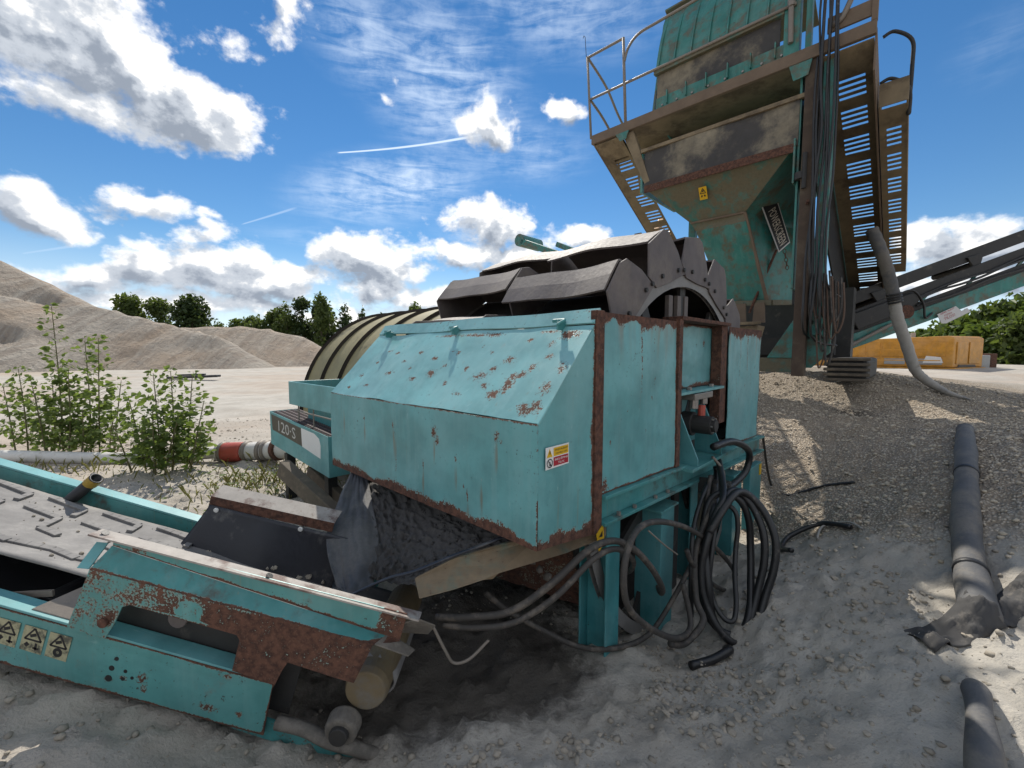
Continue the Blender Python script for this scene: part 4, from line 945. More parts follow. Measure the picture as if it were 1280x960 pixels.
k = MB(); k.grid(lambda u, v: m(.28 + 2.12 * u, b0 + .05 + .45 * v - .06 * sin(pi * v), 5.925 + 1.25 * v), 10, 10); side = obj('screen_side', k, M['teal_dirty'], plant, solid=.02)
for i in range(8):
    a = .35 + i * .285
    obj('screen_rib', MB().grid(lambda u, v, a=a: m(a + .02 * (u - .5), b0 + .03 + .45 * v - .06 * sin(pi * v), 5.96 + 1.15 * v), 1, 10), M['teal_dirty'], side, solid=.03)
k = MB(); k.prism([m(2.42, b0 + .03, 5.24), m(2.42, b0 + .40, 6.95), m(2.42, b0 + .53, 7.2), m(2.42, b0 + 1.6, 6.7), m(2.42, b0 + 1.6, 4.9)], AX * .03); obj('screen_end', k, M['teal_dirty'], plant)
k = MB(); k.prism([m(2.42, b0 + .4, 7.175), m(.28, b0 + .4, 7.175), m(.28, b0 + 1.8, 6.6), m(2.42, b0 + 1.8, 6.6)], ZX * .03); obj('screen_deck', k, M['teal_caked'], plant)
k = MB(); mbox(k, .2, .40, b0 - .03, b0 + .12, 5.26, 6.6); obj('screen_post', k, M['teal_dirty'], plant, bevel=.006)
k = MB(); mbox(k, .06, .13, b0 - .02, b0 + .1, 5.25, 7.3); obj('screen_post', k, M['teal_dirty'], plant, bevel=.006)
k = MB(); k.tube([sb(.30, 5.4, .06), sb(.33, 6.5, .06)], .035, 10); k.tube([sb(.31, 5.9, .06), sb(.33, 6.6, .06)], .05, 10); obj('lift_ram', k, M['galv'], plant)
# under-screen panel and hopper
k = MB(); k.grid(lambda u, v: m(.16 + 2.4 * u, BF + .10 + .02 * sin(u * 8), 3.96 + .66 * v + .02 * sin(u * 5)), 12, 4); obj('under_panel', k, M['khaki_dark'], plant, solid=.02)
k = MB(); mbox(k, .10, 2.62, BF + .05, BF + .16, 4.60, 4.66); obj('panel_lip', k, M['khaki'], plant, bevel=.004)
k = MB(); mbox(k, 2.60, 2.64, BF + .1, BF + 1.6, 3.9, 4.6); obj('under_panel', k, M['teal_dirty'], plant)
k = MB(); mbox(k, .10, .14, BF + .3, BF + 1.6, 3.9, 4.6); obj('under_panel', k, M['dark'], plant)
H0 = [m(2.50, BF + .06, 3.92), m(.22, BF + .06, 3.92), m(.22, BF + 2.4, 3.92), m(2.50, BF + 2.4, 3.92)]
H1 = [m(1.87, 6.5, 3.30), m(.97, 6.5, 3.30), m(.45, 7.75, 3.30), m(1.95, 7.75, 3.30)]
H2 = [m(1.80, 6.56, 3.16), m(.96, 6.52, 3.16), m(.42, 7.70, 3.16), m(1.88, 7.75, 3.16)]
H3 = [m(1.38, 7.0, 1.86), m(.69, 7.0, 1.82), m(.14, 7.92, 1.88), m(1.3, 7.95, 1.9)]
def shell(name, P_, Q_, mat, sides=(0, 1, 2, 3)):
    outs = []
    for i in sides:
        j = (i + 1) % 4
        k = MB(); k.grid(lambda u, v: (Q_[i] * (1 - u) + Q_[j] * u) * (1 - v) + (P_[i] * (1 - u) + P_[j] * u) * v + V((0, .02, .01)) * sin(pi * u) * sin(pi * v), 10, 8)
        outs.append(obj(name, k, M[mat if i == 0 else 'teal_dirty'], plant, solid=.012))
    return outs
hp = shell('hopper_face', H0, H1, 'teal_caked'); shell('hopper_band', H1, H2, 'teal_caked'); shell('hopper_wall', H2, H3, 'teal_dirty')
k = MB(); mbox(k, .20, 2.53, BF + .03, BF + .055, 3.86, 3.985); obj('hopper_rim', k, M['rust'], plant, bevel=.004)
k = MB(); mbox(k, .18, .205, BF + .03, BF + .62, 3.42, 4.05); obj('hopper_gusset', k, M['teal_dirty'], plant, bevel=.004)
k = MB(); k.bar(H1[1] + V((-.01, -.01, 0)), H3[1] + V((-.01, -.01, 0)), .06, .02); k.bar(H1[0], H1[1], .05, .03); obj('hopper_seam', k, M['brown'], plant)
k = MB(); k.bar(m(1.45, 6.97, 1.85), m(.62, 6.97, 1.81), .05, .09); k.bar(m(.62, 6.97, 1.81), m(.08, 7.95, 1.86), .05, .09); obj('hopper_outlet_rim', k, M['teal_caked'], plant, bevel=.004)
# sticker on the sloping face, name plate on the right-hand wall
fx = (H0[1] - H0[0]).normalized(); fy = ((H0[0] + H0[1]) / 2 - (H1[0] + H1[1]) / 2).normalized(); fn = fx.cross(fy).normalized()
if fn.y > 0: fn = -fn
fo = (H0[0] + H0[1]) / 2 * .62 + (H1[0] + H1[1]) / 2 * .38 - fx * .16 + fn * .03
k = MB(); k.prism([fo - fx * .065 - fy * .11, fo + fx * .065 - fy * .11, fo + fx * .065 + fy * .11, fo - fx * .065 + fy * .11], fn * .002); s1 = obj('warning_sticker', k, M['stk_yellow'], plant)
k = MB(); q = fo + fn * .005
for a_, b_ in (((-.045, .0), (.0, .085)), ((.0, .085), (.045, .0)), ((.045, .0), (-.045, .0))):
    k.bar(q + fx * a_[0] + fy * a_[1], q + fx * b_[0] + fy * b_[1], .010, .002, up=fn)
k.bar(q + fy * .02, q + fy * .055, .018, .002, up=fn)
for a_ in (-.03, .03): k.bar(q + fx * a_ - fy * .06, q + fx * a_ * .6 - fy * .03, .022, .002, up=fn)
obj('pictogram', k, M['stk_black'], s1)
sc_ = [m(.847, 6.713, 3.473), m(.694, 6.978, 3.668), m(.502, 7.311, 2.857), m(.621, 7.105, 2.67)]
sx = (sc_[1] - sc_[0]); sy = (sc_[3] - sc_[0]); sn_ = sx.cross(sy).normalized()
if sn_.dot(AX) > 0: sn_ = -sn_
off_ = sn_ * .05; sc_ = [p + off_ for p in sc_]
k = MB(); k.prism(sc_, sn_ * .008); npl = obj('name_plate', k, M['white_sign'], plant)
def spt(u, v, o=.010): return sc_[0] * (1 - u) * (1 - v) + sc_[1] * u * (1 - v) + sc_[2] * u * v + sc_[3] * (1 - u) * v + sn_ * o
k = MB(); k.prism([spt(.06, .025), spt(.94, .025), spt(.94, .975), spt(.06, .975)], sn_ * .002); obj('plate_field', k, M['stk_black'], npl)
ux = (spt(.5, .95) - spt(.5, .2)); L_ = ux.length; ux = ux.normalized(); uy = (spt(.9, .5) - spt(.1, .5)).normalized()
tx = text_mb("POWERSCREEN", spt(.24, .24, .0135), ux, uy, (spt(.78, .5) - spt(.24, .5)).length, width=L_ * .92); obj('lettering', tx, M['letter'], npl)
# main legs, hydraulic lines, chains
k = MB(); mbox(k, -.06, .10, BF + .03, BF + .20, .60, 5.06); obj('main_post', k, M['post'], plant, bevel=.008)
k = MB(); mbox(k, -.24, -.10, BF + .10, BF + .26, 1.2, 5.05); obj('main_post', k, M['teal_dirty'], plant, bevel=.008)
k = MB(); mbox(k, .14, .17, BF + .1, BF + .5, 1.9, 5.05); obj('post_web', k, M['teal_dirty'], plant, bevel=.004)
k = MB(); mbox(k, .10, .22, BF + .5, BF + .8, 1.7, 4.4); obj('post_web', k, M['dark'], plant, bevel=.004)
k = MB(); mbox(k, 2.30, 2.44, BF + 1.9, BF + 2.05, .7, 5.0); obj('main_post', k, M['teal_dirty'], plant, bevel=.008)
k = MB(); mbox(k, -.1, 2.4, 8.6, 8.75, .9, 1.25); obj('chassis_beam', k, M['dark'], plant)
k = MB(); k.prism([m(-.05, BF + .22, 1.65), m(-.34, BF + .22, 1.45), m(-.34, BF + .22, .95), m(-.12, BF + .22, .72), m(-.05, BF + .22, .72)], BX * .03); obj('foot_plate', k, M['teal_dirty'], plant, bevel=.005)
k = MB(); mbox(k, .12, 1.9, BF + .9, BF + 1.05, .62, .86); obj('skid_beam', k, M['teal_caked'], plant, bevel=.01)
k = MB(); k.prism([m(.62, BF + .88, .86), m(.12, BF + .88, .86), m(.12, BF + .88, 1.45), m(.22, BF + .88, 1.55)], BX * .03); obj('skid_gusset', k, M['teal_dirty'], plant, bevel=.004)
k = MB(); k.prism([m(1.9, BF + .75, 1.38), m(.75, BF + .75, 1.42), m(.85, BF + .75, .98), m(1.5, BF + .75, .88), m(1.9, BF + .75, .95)], BX * .5); obj('engine_pod', k, M['khaki'], plant, bevel=.02)
k = MB(); k.bar(m(1.95, BF + .72, 1.45), m(.70, BF + .72, 1.45), .06, .05); obj('pod_lip', k, M['khaki'], plant, bevel=.004)
for a in (1.42, 1.10, .80): k = MB(); k.prism([m(a + .10, BF + 1.0, 1.47), m(a - .10, BF + 1.0, 1.47), m(a - .08, BF + 1.0, 1.82), m(a + .08, BF + 1.0, 1.82)], BX * .03); obj('pod_bracket', k, M['brown'], plant)
k = MB(); k.prism([m(-.3, 9.0, .8), m(2.3, 9.0, .8), m(2.3, 9.0, 2.2), m(-.3, 9.0, 2.2)], BX * .4); obj('engine_housing', k, M['dark'], plant)
rr = random.Random(5)
for i, (a, z0, z1, r_) in enumerate([(-.12, 5.9, 1.5, .020), (-.16, 7.2, 1.2, .017), (-.20, 7.4, 1.6, .020), (-.24, 7.4, 1.3, .016), (-.08, 7.0, 2.0, .014), (-.28, 6.9, 1.9, .014), (-.05, 5.0, 1.3, .016)]):
    pts = [m(a + .05 * (rr.random() - .5), BF - .06 - .05 * rr.random(), z0 + (z1 - z0) * t / 7) for t in range(8)]
    pts.append(m(a - .25 * rr.random(), BF + .3, z1 - .15)); obj('hydraulic_line', MB().tube(spline(pts, 4), r_, 7), M['hose'], plant, smooth=True)
for i in range(9):
    a = -.10 - .03 * i; z1 = 2.1 - .1 * rr.random(); dz = .5 + .8 * rr.random()
    obj('hanging_cable', MB().tube(spline([m(a, BF - .02, z1), m(a - .06, BF - .06, z1 - dz * .8), m(a - .10, BF - .04, z1 - dz), m(a - .16, BF - .02, z1 - dz * .7), m(a - .13, BF + .02, z1 - .1)], 6), .008 + .006 * rr.random(), 6), M['hose_dusty' if i % 2 else 'chain'], plant, smooth=True)
obj('hose_loop', MB().tube(spline([m(-.26, BF, 6.9), m(-.42, BF, 7.0), m(-.50, BF, 6.5), m(-.46, BF, 5.9), m(-.30, BF, 5.45), m(-.16, BF, 5.4)], 8), .035, 10), M['galv'], plant, smooth=True)
k = MB(); mbox(k, -.60, -.13, BF + .02, BF + .06, 5.32, 5.52); obj('toe_board', k, M['brown'], plant, bevel=.004)
k = MB(); mbox(k, -.665, -.60, BF, BF + .07, 5.242, 7.2); obj('corner_upright', k, M['brown'], plant, bevel=.005)
def chain(pts, name='chain', r_=.012, ln=.06):
    k = MB(); path = spline(pts, 10); acc_, last, flip = 0, path[0], 0
    for p in path[1:]:
        if (p - last).length >= ln:
            d = (p - last); c = (p + last) / 2; s_ = d.normalized().cross(V((.3, .9, .2))).normalized()
            if flip: s_ = d.normalized().cross(s_).normalized()
            h = d * .62; w_ = s_ * .022
            k.tube([c - h, c - h * .5 + w_, c + h * .5 + w_, c + h, c + h * .5 - w_, c - h * .5 - w_, c - h], r_ * .6, 5); last = p; flip ^= 1
    return obj(name, k, M['chain'], plant)
chain([m(.14, BF + .2, 3.5), m(.22, 6.9, 3.2), m(.30, 7.2, 2.95)]); chain([m(.50, 7.1, 2.72), m(.46, 7.12, 2.5), m(.44, 7.15, 2.32)])
k = MB(); k.tube([m(.60, 7.05, 2.72), m(.95, 6.9, 1.65)], .022, 8); obj('red_strut', k, M['rust'], plant)
k = MB(); k.tube([m(-.02, BF - .05, 3.1), m(.30, 7.0, 2.95)], .02, 8); obj('red_strut', k, M['rust'], plant)
k = MB(); mbox(k, -.02, .10, BF + .1, BF + .34, 3.36, 3.50); k.cyl(m(.05, BF, 3.3), m(.05, BF, 3.8), .03, 8); k.cyl(m(.10, BF + .05, 3.45), m(.10, BF + .05, 3.55), .08, 12); obj('valve_block', k, M['dark'], plant, bevel=.006)
# crawler track under the plant: grousered pads
tr = MB(); mbox(tr, -.72, -.20, 6.95, 8.8, .50, .86); trk = obj('crawler_track', tr, M['dark'], plant, bevel=.06)
for i in range(5):
    z = .50 + i * .08; k = MB()
    for z_, h_ in ((z, .045),): k.abox(-.75, -.17, 6.90 - .02 * sin(pi * i / 5), 6.95, z_, z_ + h_, m)
    obj('track_pad', k, M['timber'], trk, bevel=.008)
# folded boom of the far side conveyor, seen over the bucket wheel
k = MB(); k.bar(m(6.9, 7.5, 4.02), m(4.4, 7.5, 2.95), .30, .16); k.bar(m(6.2, 8.1, 3.95), m(4.4, 8.1, 3.1), .12, .14)
bm_ = obj('side_boom', k, M['teal_dirty'], plant, bevel=.02)
k = MB(); k.cyl(m(6.95, 7.35, 4.06), m(6.95, 8.2, 4.06), .17, 14); obj('boom_drum', k, M['teal_dirty'], bm_)

# ------------------------------------------------------------------ discharge conveyor in the left foreground: s along it (downhill to the right), w across (away), t up from the near beam's top edge
conv = thing('belt_conveyor', (-1.6, 2.3, -.15), 'teal belt conveyor with chevron belt sloping down to the left foreground sand', 'conveyor')
CO = V((-1.25, 1.84, .13)); E1 = V((.958, 0, -.287)); E2 = V((0, 1, 0)); E3 = V((.287, 0, .958))
def c(s, w, t): return CO + E1 * s + E2 * w + E3 * t
def cbox(k, s0, s1, w0, w1, t0, t1): return k.abox(s0, s1, w0, w1, t0, t1, c)
# near side beam: web with a cut end, top flange, bottom flange
def web(u, v):
    s = -4.2 + 4.38 * u; return c(s - (.02 * v if u > .999 else 0), dent(s, v, 31, .006), -.262 + .262 * v)
def r_web(u, v):
    s, t = -4.2 + 4.38 * u, -.262 + .262 * v
    r = max(edge_rust(.18 - s, t, .02, 41, 12), edge_rust(t + .262, s, .018, 42), edge_rust(-t, s, .010, 43))
    for q in ((-.41, -.15, .035, .04), (-.40, -.19, .02, .05), (-.56, -.195, .03, .02), (-.10, -.20, .07, .035), (-.05, -.03, .05, .02), (.05, -.19, .03, .03), (-.12, -.10, .03, .012), (-.50, -.17, .03, .02)): r = max(r, spot(s, t, *q) * .62)
    return r
nb = obj('side_beam', MB().grid(web, 230, 22, rust=r_web), M['teal_worn'], conv, solid=.008)
k = MB(); cbox(k, -4.2, .10, .001, .085, .001, .012); obj('beam_flange', k, M['teal'], conv, bevel=.002)
k = MB(); cbox(k, -4.2, .10, .009, .085, -.27, -.26); obj('beam_flange', k, M['teal_worn'], conv)
for s, t, r_ in ((-.55, -.088, .010), (-.562, -.138, .013), (-.565, -.19, .016), (-.498, -.135, .009), (-.502, -.175, .009), (-.462, -.158, .008)):
    obj('bolt_hole', MB().cyl(c(s, -.0015, t), c(s, .004, t), r_, 14), M['stk_black'], conv)
# three worn hazard stickers
for i, s0 in enumerate((-1.105, -.985, -.868)):
    s1 = s0 + .10
    k = MB(); k.prism([c(s0 - .0, -.0015, -.165), c(s1 - .0, -.0015, -.168), c(s1 + .004, -.0015, -.045), c(s0 + .004, -.0015, -.045)], E2 * -.0012); sk_ = obj('hazard_sticker', k, M['stk_cream'], conv)
    k = MB()
    def st(u, v, o=.0032): return c(s0 + .003 + .1 * u, -o, -.165 + .12 * v)
    for p_, q_ in (((.12, .48), (.5, .95)), ((.5, .95), (.88, .48)), ((.88, .48), (.12, .48))): k.bar(st(*p_), st(*q_), .008, .001, up=E2)
    k.bar(st(.35, .62), st(.60, .72), .014, .001, up=E2)
    if i < 2: k.bar(st(.2, .2), st(.32, .32), .018, .001, up=E2); k.bar(st(.68, .12), st(.68, .38), .010, .001, up=E2); k.bar(st(.55, .18), st(.82, .18), .008, .001, up=E2)
    else:
        for j in range(12):
            t0, t1 = j * pi / 6, (j + 1) * pi / 6
            k.add([st(.52 + rr_ * cos(t), .26 + rr_ * .85 * sin(t)) for t in (t0, t1) for rr_ in (.07, .22)], [(0, 1, 3, 2)])
    obj('pictogram', k, M['stk_black'], sk_)
# tail guard: rusted face with two cut-outs, sloping top, lipped inner edge
face = [(-.775, .02), (-.735, .315), (.555, .335), (.52, .135), (.43, .135), (.21, .145), (.195, .10), (.18, .022), (-.02, .035), (-.022, .185), (-.04, .205), (-.53, .205), (-.56, .185), (-.575, .10), (-.60, .02)]
# face as a dense grid clipped to the outline so that rust can follow it
from mathutils import geometry as MG
fpoly = [V((x, y)) for x, y in face]
def face_mesh():
    pts = list(fpoly); n0 = len(pts); st_ = .018
    def inside(p):
        r_ = False; j = n0 - 1
        for i in range(n0):
            a, b = fpoly[i], fpoly[j]
            if (a.y > p.y) != (b.y > p.y) and p.x < (b.x - a.x) * (p.y - a.y) / (b.y - a.y) + a.x: r_ = not r_
            j = i
        return r_
    def dist(p): return min((MG.intersect_point_line(p, fpoly[i], fpoly[(i + 1) % n0])[0] - p).length if 0 <= MG.intersect_point_line(p, fpoly[i], fpoly[(i + 1) % n0])[1] <= 1 else 9 for i in range(n0))
    x = -.78
    while x < .56:
        y = .02
        while y < .34:
            p = V((x + .004 * random.random(), y + .004 * random.random()))
            if inside(p) and dist(p) > .008: pts.append(p)
            y += st_
        x += st_
    vs, es, fs, *_ = MG.delaunay_2d_cdt(pts, [], [list(range(n0))], 1, 1e-6)
    k = MB(); at = []
    for p in vs:
        s, t = p
        u = (s + .78) / 1.34; base = .30 + .42 * min(1, max(0, (u - .10) * 2.0)) * (.5 + .9 * max(0, 1 - abs(t - .24) / .16))
        if u > .45: base = .60 + .22 * sfbm(s * 6, t * 9, 0, 3, 8)
        if u < .22: base = .20 + .35 * sfbm(s * 9, t * 9, 0, 3, 3)
        for q in ((-.60, .13, .05, .09), (-.52, .03, .07, .04), (-.70, .30, .06, .03)): base = max(base, spot(s, t, *q) * .7)
        if spot(s, t, -.27, .24, .05, .06) > 0: base = min(base, .2)
        at.append(base)
    k.add([c(p.x, -.03, p.y) for p in vs], fs, rust=at); return k
obj('guard_face', face_mesh(), M['teal_worn'], conv, solid=.006)
def g_top(s): f = (s + .735) / 1.29; return .316 + .021 * f
def g_ris(s): f = (s + .71) / 1.37; return .405 * (1 - f) + .345 * f
def gt(u, v): s0 = -.735 + 1.29 * u; s1 = -.71 + 1.37 * u; return c(s0, -.03, g_top(s0)).lerp(c(s1, .03, g_ris(s1)), v)
k = MB(); k.grid(gt, 60, 10, rust=lambda u, v: max(edge_rust(v * .2, u * 1.3, .03, 51), .75 if u > .96 else 0)); obj('guard_top', k, M['teal_beam'], conv, solid=.006)
k = MB(); k.grid(lambda u, v: c(-.737 - .05 * v, -.034 + .07 * u, .318 + .09 * u - .01 * v), 4, 4); obj('guard_end_flange', k, M['teal'], conv, solid=.006)
def gr_(u, v): s1 = -.71 + 1.37 * u; return c(s1, .032, g_ris(s1) + (.03 + .10 * u) * v)
k = MB(); k.grid(gr_, 50, 6, rust=lambda u, v: max(.55 if u > .90 else 0, .5 * max(0, 1 - abs(u - .08) / .08), edge_rust(v * .1, u * 1.4, .02, 53))); obj('guard_riser', k, M['teal_worn'], conv, solid=.006)
k = MB(); k.grid(lambda u, v: c(-.815 * (1 - u) + .72 * u, .015 + .07 * v, .437 * (1 - u) + .474 * u - .006 * v), 60, 4); lip = obj('guard_lip', k, M['cap'], conv, solid=.008)
k = MB(); cbox(k, -.72, .24, .092, .098, -.22, .30); obj('guard_back', k, M['dark'], conv)
for s in (-.77, .0): obj('slot_hole', MB().cyl(c(s, .05, .44 + .022 * (s + .8)), c(s + .001, .05, .443 + .022 * (s + .8)), .016, 12), M['stk_black'], conv)
k = MB(); k.prism([c(.45, .06, .30), c(.72, .04, .455), c(.80, .08, .42), c(.78, .14, .33), c(.60, .18, .26)], E3 * .01); obj('guard_tongue', k, M['pillow'], conv, bevel=.004)
k = MB(); k.prism([c(.56, -.03, .335), c(.72, .0, .30), c(.74, .05, .30), c(.60, .05, .345)], E3 * .008); obj('guard_tail', k, M['pillow'], conv, bevel=.003)
for s in (-.62, ): obj('guard_bolt', MB().cyl(c(s, -.032, .095), c(s, -.044, .095), .022, 14), M['rust'], conv, bevel=.003)
for s, w in ((-.36, .05), (.03, .02)): obj('idler_end', MB().cyl(c(s, w, .13), c(s, w + .05, .13), .045, 18), M['bucket' if s < -.2 else 'rust'], conv, bevel=.005)
# belt with chevron cleats
BT = lambda w: .085 - .187 * (w - .2)
def belt(u, v):
    s = -4.2 + 4.77 * u; w = .16 + .76 * v; return c(s, w, BT(w) + .035 * (2 * v - 1) ** 2 + .004 * sin(s * 5) + .003 * dent(s * 3, v * 3, 4, 1))
bl_ = obj('belt', MB().grid(belt, 160, 20), M['belt'], conv, smooth=True, solid=.012)
def bp(s, w, o=.0): v = (w - .16) / .76; return c(s, w, BT(w) + .035 * (2 * v - 1) ** 2 + .004 * sin(s * 5) + o)
def rib(pts, h=.016, wd=.036):
    k = MB()
    for (s0, w0), (s1, w1) in zip(pts[:-1], pts[1:]):
        n_ = max(1, int(math.hypot(s1 - s0, w1 - w0) / .05))
        for i in range(n_):
            a0, a1 = i / n_, (i + 1) / n_
            p = bp(s0 + (s1 - s0) * a0, w0 + (w1 - w0) * a0, h * .5); q = bp(s0 + (s1 - s0) * a1, w0 + (w1 - w0) * a1, h * .5)
            k.bar(p, q, wd, h, up=E3)
    return obj('cleat', k, M['belt'], bl_, bevel=.003)
for i in range(9):
    s = -.86 - .36 * i
    rib([(s - .26, .88), (s, .85), (s + .02, .75)]); rib([(s - .24, .72), (s, .69), (s + .05, .53), (s + .19, .50)]); rib([(s - .25, .30), (s - .02, .33), (s + .14, .29)])
k = MB(); k.grid(lambda u, v: c(.57 + .112 * sin(pi * v), .16 + .76 * u, (BT(.16 + .76 * u) + .035 * (2 * u - 1) ** 2) * (1 - v) - .10 * v), 10, 14); obj('belt_wrap', k, M['belt'], conv, smooth=True, solid=.012)
# return side, inner plate and idler bracket seen between belt and near beam
k = MB(); k.prism([c(-.99, .02, .016), c(-.74, .02, .016), c(-.76, .15, .07), c(-.90, .15, .075)], E3 * -.006); obj('inner_plate', k, M['galv'], conv, bevel=.002)
k = MB(); cbox(k, -4.2, -.98, .10, .106, -.20, -.02); obj('inner_plate', k, M['dark'], conv)
k = MB(); k.cyl(c(-1.02, .11, -.07), c(-1.02, .9, -.12), .075, 22); obj('return_idler', k, M['rubber'], conv, bevel=.005)
k = MB(); k.bar(c(-1.40, .09, -.10), c(-1.0, .12, .03), .012, .03); obj('idler_bracket', k, M['galv'], conv)
k = MB(); k.grid(lambda u, v: c(-4.2 + 4.3 * u, .18 + .7 * v, -.13 + .03 * u), 20, 2); obj('belt_return', k, M['rubber'], conv, solid=.012)
# far side rail
k = MB(); cbox(k, -4.2, .35, .99, 1.07, .028, .042); obj('far_flange', k, M['teal'], conv, bevel=.002)
k = MB(); k.grid(lambda u, v: c(-4.2 + 4.55 * u, .989, -.24 + .266 * v), 60, 6, rust=lambda u, v: .1); obj('far_beam', k, M['teal_beam'], conv, solid=.01)
# skirt: angled rusty cap and hanging rubber, white bolts
k = MB(); k.grid(lambda u, v: c(-.84 + .82 * u, .88 + .10 * v, .30 + .055 * u + .045 * v - .0 * u), 40, 8, rust=lambda u, v: .12 + .2 * v); obj('skirt_cap', k, M['cap'], conv, solid=.006)
k = MB(); k.grid(lambda u, v: c(-.84 + .82 * u, .88, .235 + .055 * u + .065 * v), 30, 3, rust=lambda u, v: .5); obj('skirt_rail', k, M['rust'], conv, solid=.005)
k = MB(); k.grid(lambda u, v: c(-.83 + .93 * u - .09 * (1 - v) * (1 - u), .872 - .12 * (1 - v) ** 1.3, -.085 + .05 * u + (.33 - .01 * u) * v) + E2 * (.012 * sin(u * 9) * (1 - v)), 40, 14); obj('skirt_rubber', k, M['skirt'], conv, smooth=True, solid=.008)
for u in (.08, .76): obj('skirt_bolt', MB().cyl(c(-.84 + .82 * u, .868, .225 + .05 * u), c(-.84 + .82 * u, .855, .222 + .05 * u), .016, 10), M['white'], conv, bevel=.003)
k = MB()
for i in range(26):
    u = random.random(); q = c(-.8 + .85 * u, .775 + .02 * random.random(), -.055 + .05 * u + .05 * random.random() ** 2); k.add([q + V(v) * (.007 + .014 * random.random()) for v in _ico], _icf)
obj('sand_crumbs', k, M['stone'], conv, kind='stuff')
k = MB(); k.tube([c(-1.80, .90, -.085), c(-1.76, .93, -.02), c(-1.66, .97, .15)], [.05, .052, .054], 14, cap=False, squash=.7); obj('tube_stub', k, M['rubber'], conv, smooth=True, solid=.008)
k = MB(); k.tube([c(-1.662, .969, .146), c(-1.685, .959, .104)], .0565, 14, cap=False, squash=.7); obj('tube_tape', k, plain('faded_yellow_tape', (0.34, 0.22, 0.03), 0.6, 0.4, 60), conv, smooth=True)
# tail pulley, bearing, take-up
k = MB(); k.tube([c(.57, .06, .03), c(.57, .09, .03), c(.57, .90, -.02)], [.095, .105, .105], 26); tp = obj('tail_pulley', k, M['roller'], conv, bevel=.006)
k = MB(); k.tube([c(.52, -.02, -.13), c(.52, .055, -.12)], [.075, .08], 20); obj('bearing', k, M['pillow'], conv, bevel=.012)
k = MB(); k.tube([c(.52, -.045, -.13), c(.52, -.019, -.13)], [.042, .045], 18); obj('shaft_end', k, M['dark'], conv, bevel=.004)
k = MB(); k.tube(spline([c(.22, .02, -.20), c(.35, .01, -.185), c(.48, .0, -.20), (c(.60, .01, -.21)), c(.72, .06, -.27)], 6), [.03] * 25, 8); obj('take_up_bar', k, M['pillow'], conv, smooth=True)
k = MB(); k.grid(lambda u, v: c(.02 + .62 * u, .03, -.30 + .10 * v - .03 * u), 16, 4, rust=lambda u, v: .2); obj('tail_plate', k, M['teal_beam'], conv, solid=.01)

# ------------------------------------------------------------------ hoses by the machine's legs
def hose(pts, r_, label, mat='hose', group=None, name='hydraulic_hose', per=8, n=10):
    sp = spline(pts, per); o = obj(name, MB().tube(sp, r_, n), M[mat], None, smooth=True, base=pts[0]); tag(o, label, {'tie_wire': 'wire', 'bent_rod': 'rod', 'cable': 'cable'}.get(name, 'hose'), group)
    if r_ > .015 and mat != 'galv':
        for e0, e1 in ((sp[0], sp[2]), (sp[-1], sp[-3])):
            d = (e1 - e0).normalized(); k = MB(); k.tube([e0 - d * .02, e0 - d * .02, e0 + d * .05, e0 + d * .05], [r_ * .7, r_ * 1.12, r_ * 1.12, r_ * 1.02], 10); obj('ferrule', k, M['copper'], o)
    return o
hose([m(-.14, 1.95, -.02), m(-.18, 1.72, -.25), m(-.20, 1.50, -.50), V((1.05, 2.82, -.22)), V((.86, 2.66, -.28)), V((.62, 2.55, -.27)), V((.40, 2.48, -.20)), V((.18, 2.46, -.08)), V((-.02, 2.44, .05)), V((-.16, 2.40, .19))], .017, 'dusty hose drooping from the motor along the sand to below the chute', 'hose_dusty')
hose([V((-.40, 2.15, .20)), V((-.20, 2.10, .235)), V((.0, 2.08, .28)), V((.20, 2.10, .41)), V((.40, 2.16, .56)), V((.55, 2.24, .575)), V((.68, 2.30, .50)), V((.80, 2.38, .36)), V((.90, 2.50, .20)), V((.98, 2.66, .05)), V((1.05, 2.9, -.1)), V((1.12, 3.2, -.15))], .019, 'upper grey hose of the pair running under the chute plate', 'hose_dusty', 'hoses under the chute plate')
hose([V((-.36, 2.13, .17)), V((-.18, 2.08, .19)), V((.02, 2.06, .235)), V((.22, 2.07, .36)), V((.42, 2.14, .52)), V((.56, 2.23, .535)), V((.68, 2.34, .43)), V((.74, 2.52, .28)), V((.78, 2.8, .1)), V((.8, 3.1, 0))], .016, 'lower grey hose of the pair running under the chute plate', 'hose_dusty', 'hoses under the chute plate')
hose([m(-.20, 1.30, -.62), m(-.28, 1.25, -.85), m(-.30, .98, -.80), m(-.28, .62, -.56), m(-.26, .40, -.32), m(-.24, .44, -.08), m(-.22, .70, -.01), m(-.22, 1.25, -.20), m(-.24, 1.80, -.52), m(-.26, 2.25, -.88), m(-.26, 2.30, -1.06), m(-.24, 1.9, -.88), m(-.22, 1.45, -.55), m(-.2, 1.35, -.4)], .018, 'loop of hose arched across the front support leg', 'hose_dusty')
CC = V((1.55, 2.90, .10)); CU = V((.97, .24, 0))
def turn(t, rx, rz, dx=0, dz=0, dy=0): return CC + CU * (rx * cos(t) + dx) + ZX * (rz * sin(t) + dz) + V((.10, .30, 0)) * (.5 * sin(t) + .3) + V((.2, -.9, 0)) * dy
def turns(t0, t1, rx, rz, n_, dx=0, dz=0, dy=0, grow=0): return [turn(t0 + (t1 - t0) * i / n_, rx + grow * i / n_, rz + grow * i / n_, dx, dz, dy + .04 * sin(i * 1.3)) + V((.014 * sin(i * .7 + rx * 40), 0, .016 * cos(i * .55 + rx * 55) - .015)) for i in range(n_ + 1)]
G_ = 'coil of black hoses hung beside the rear leg'
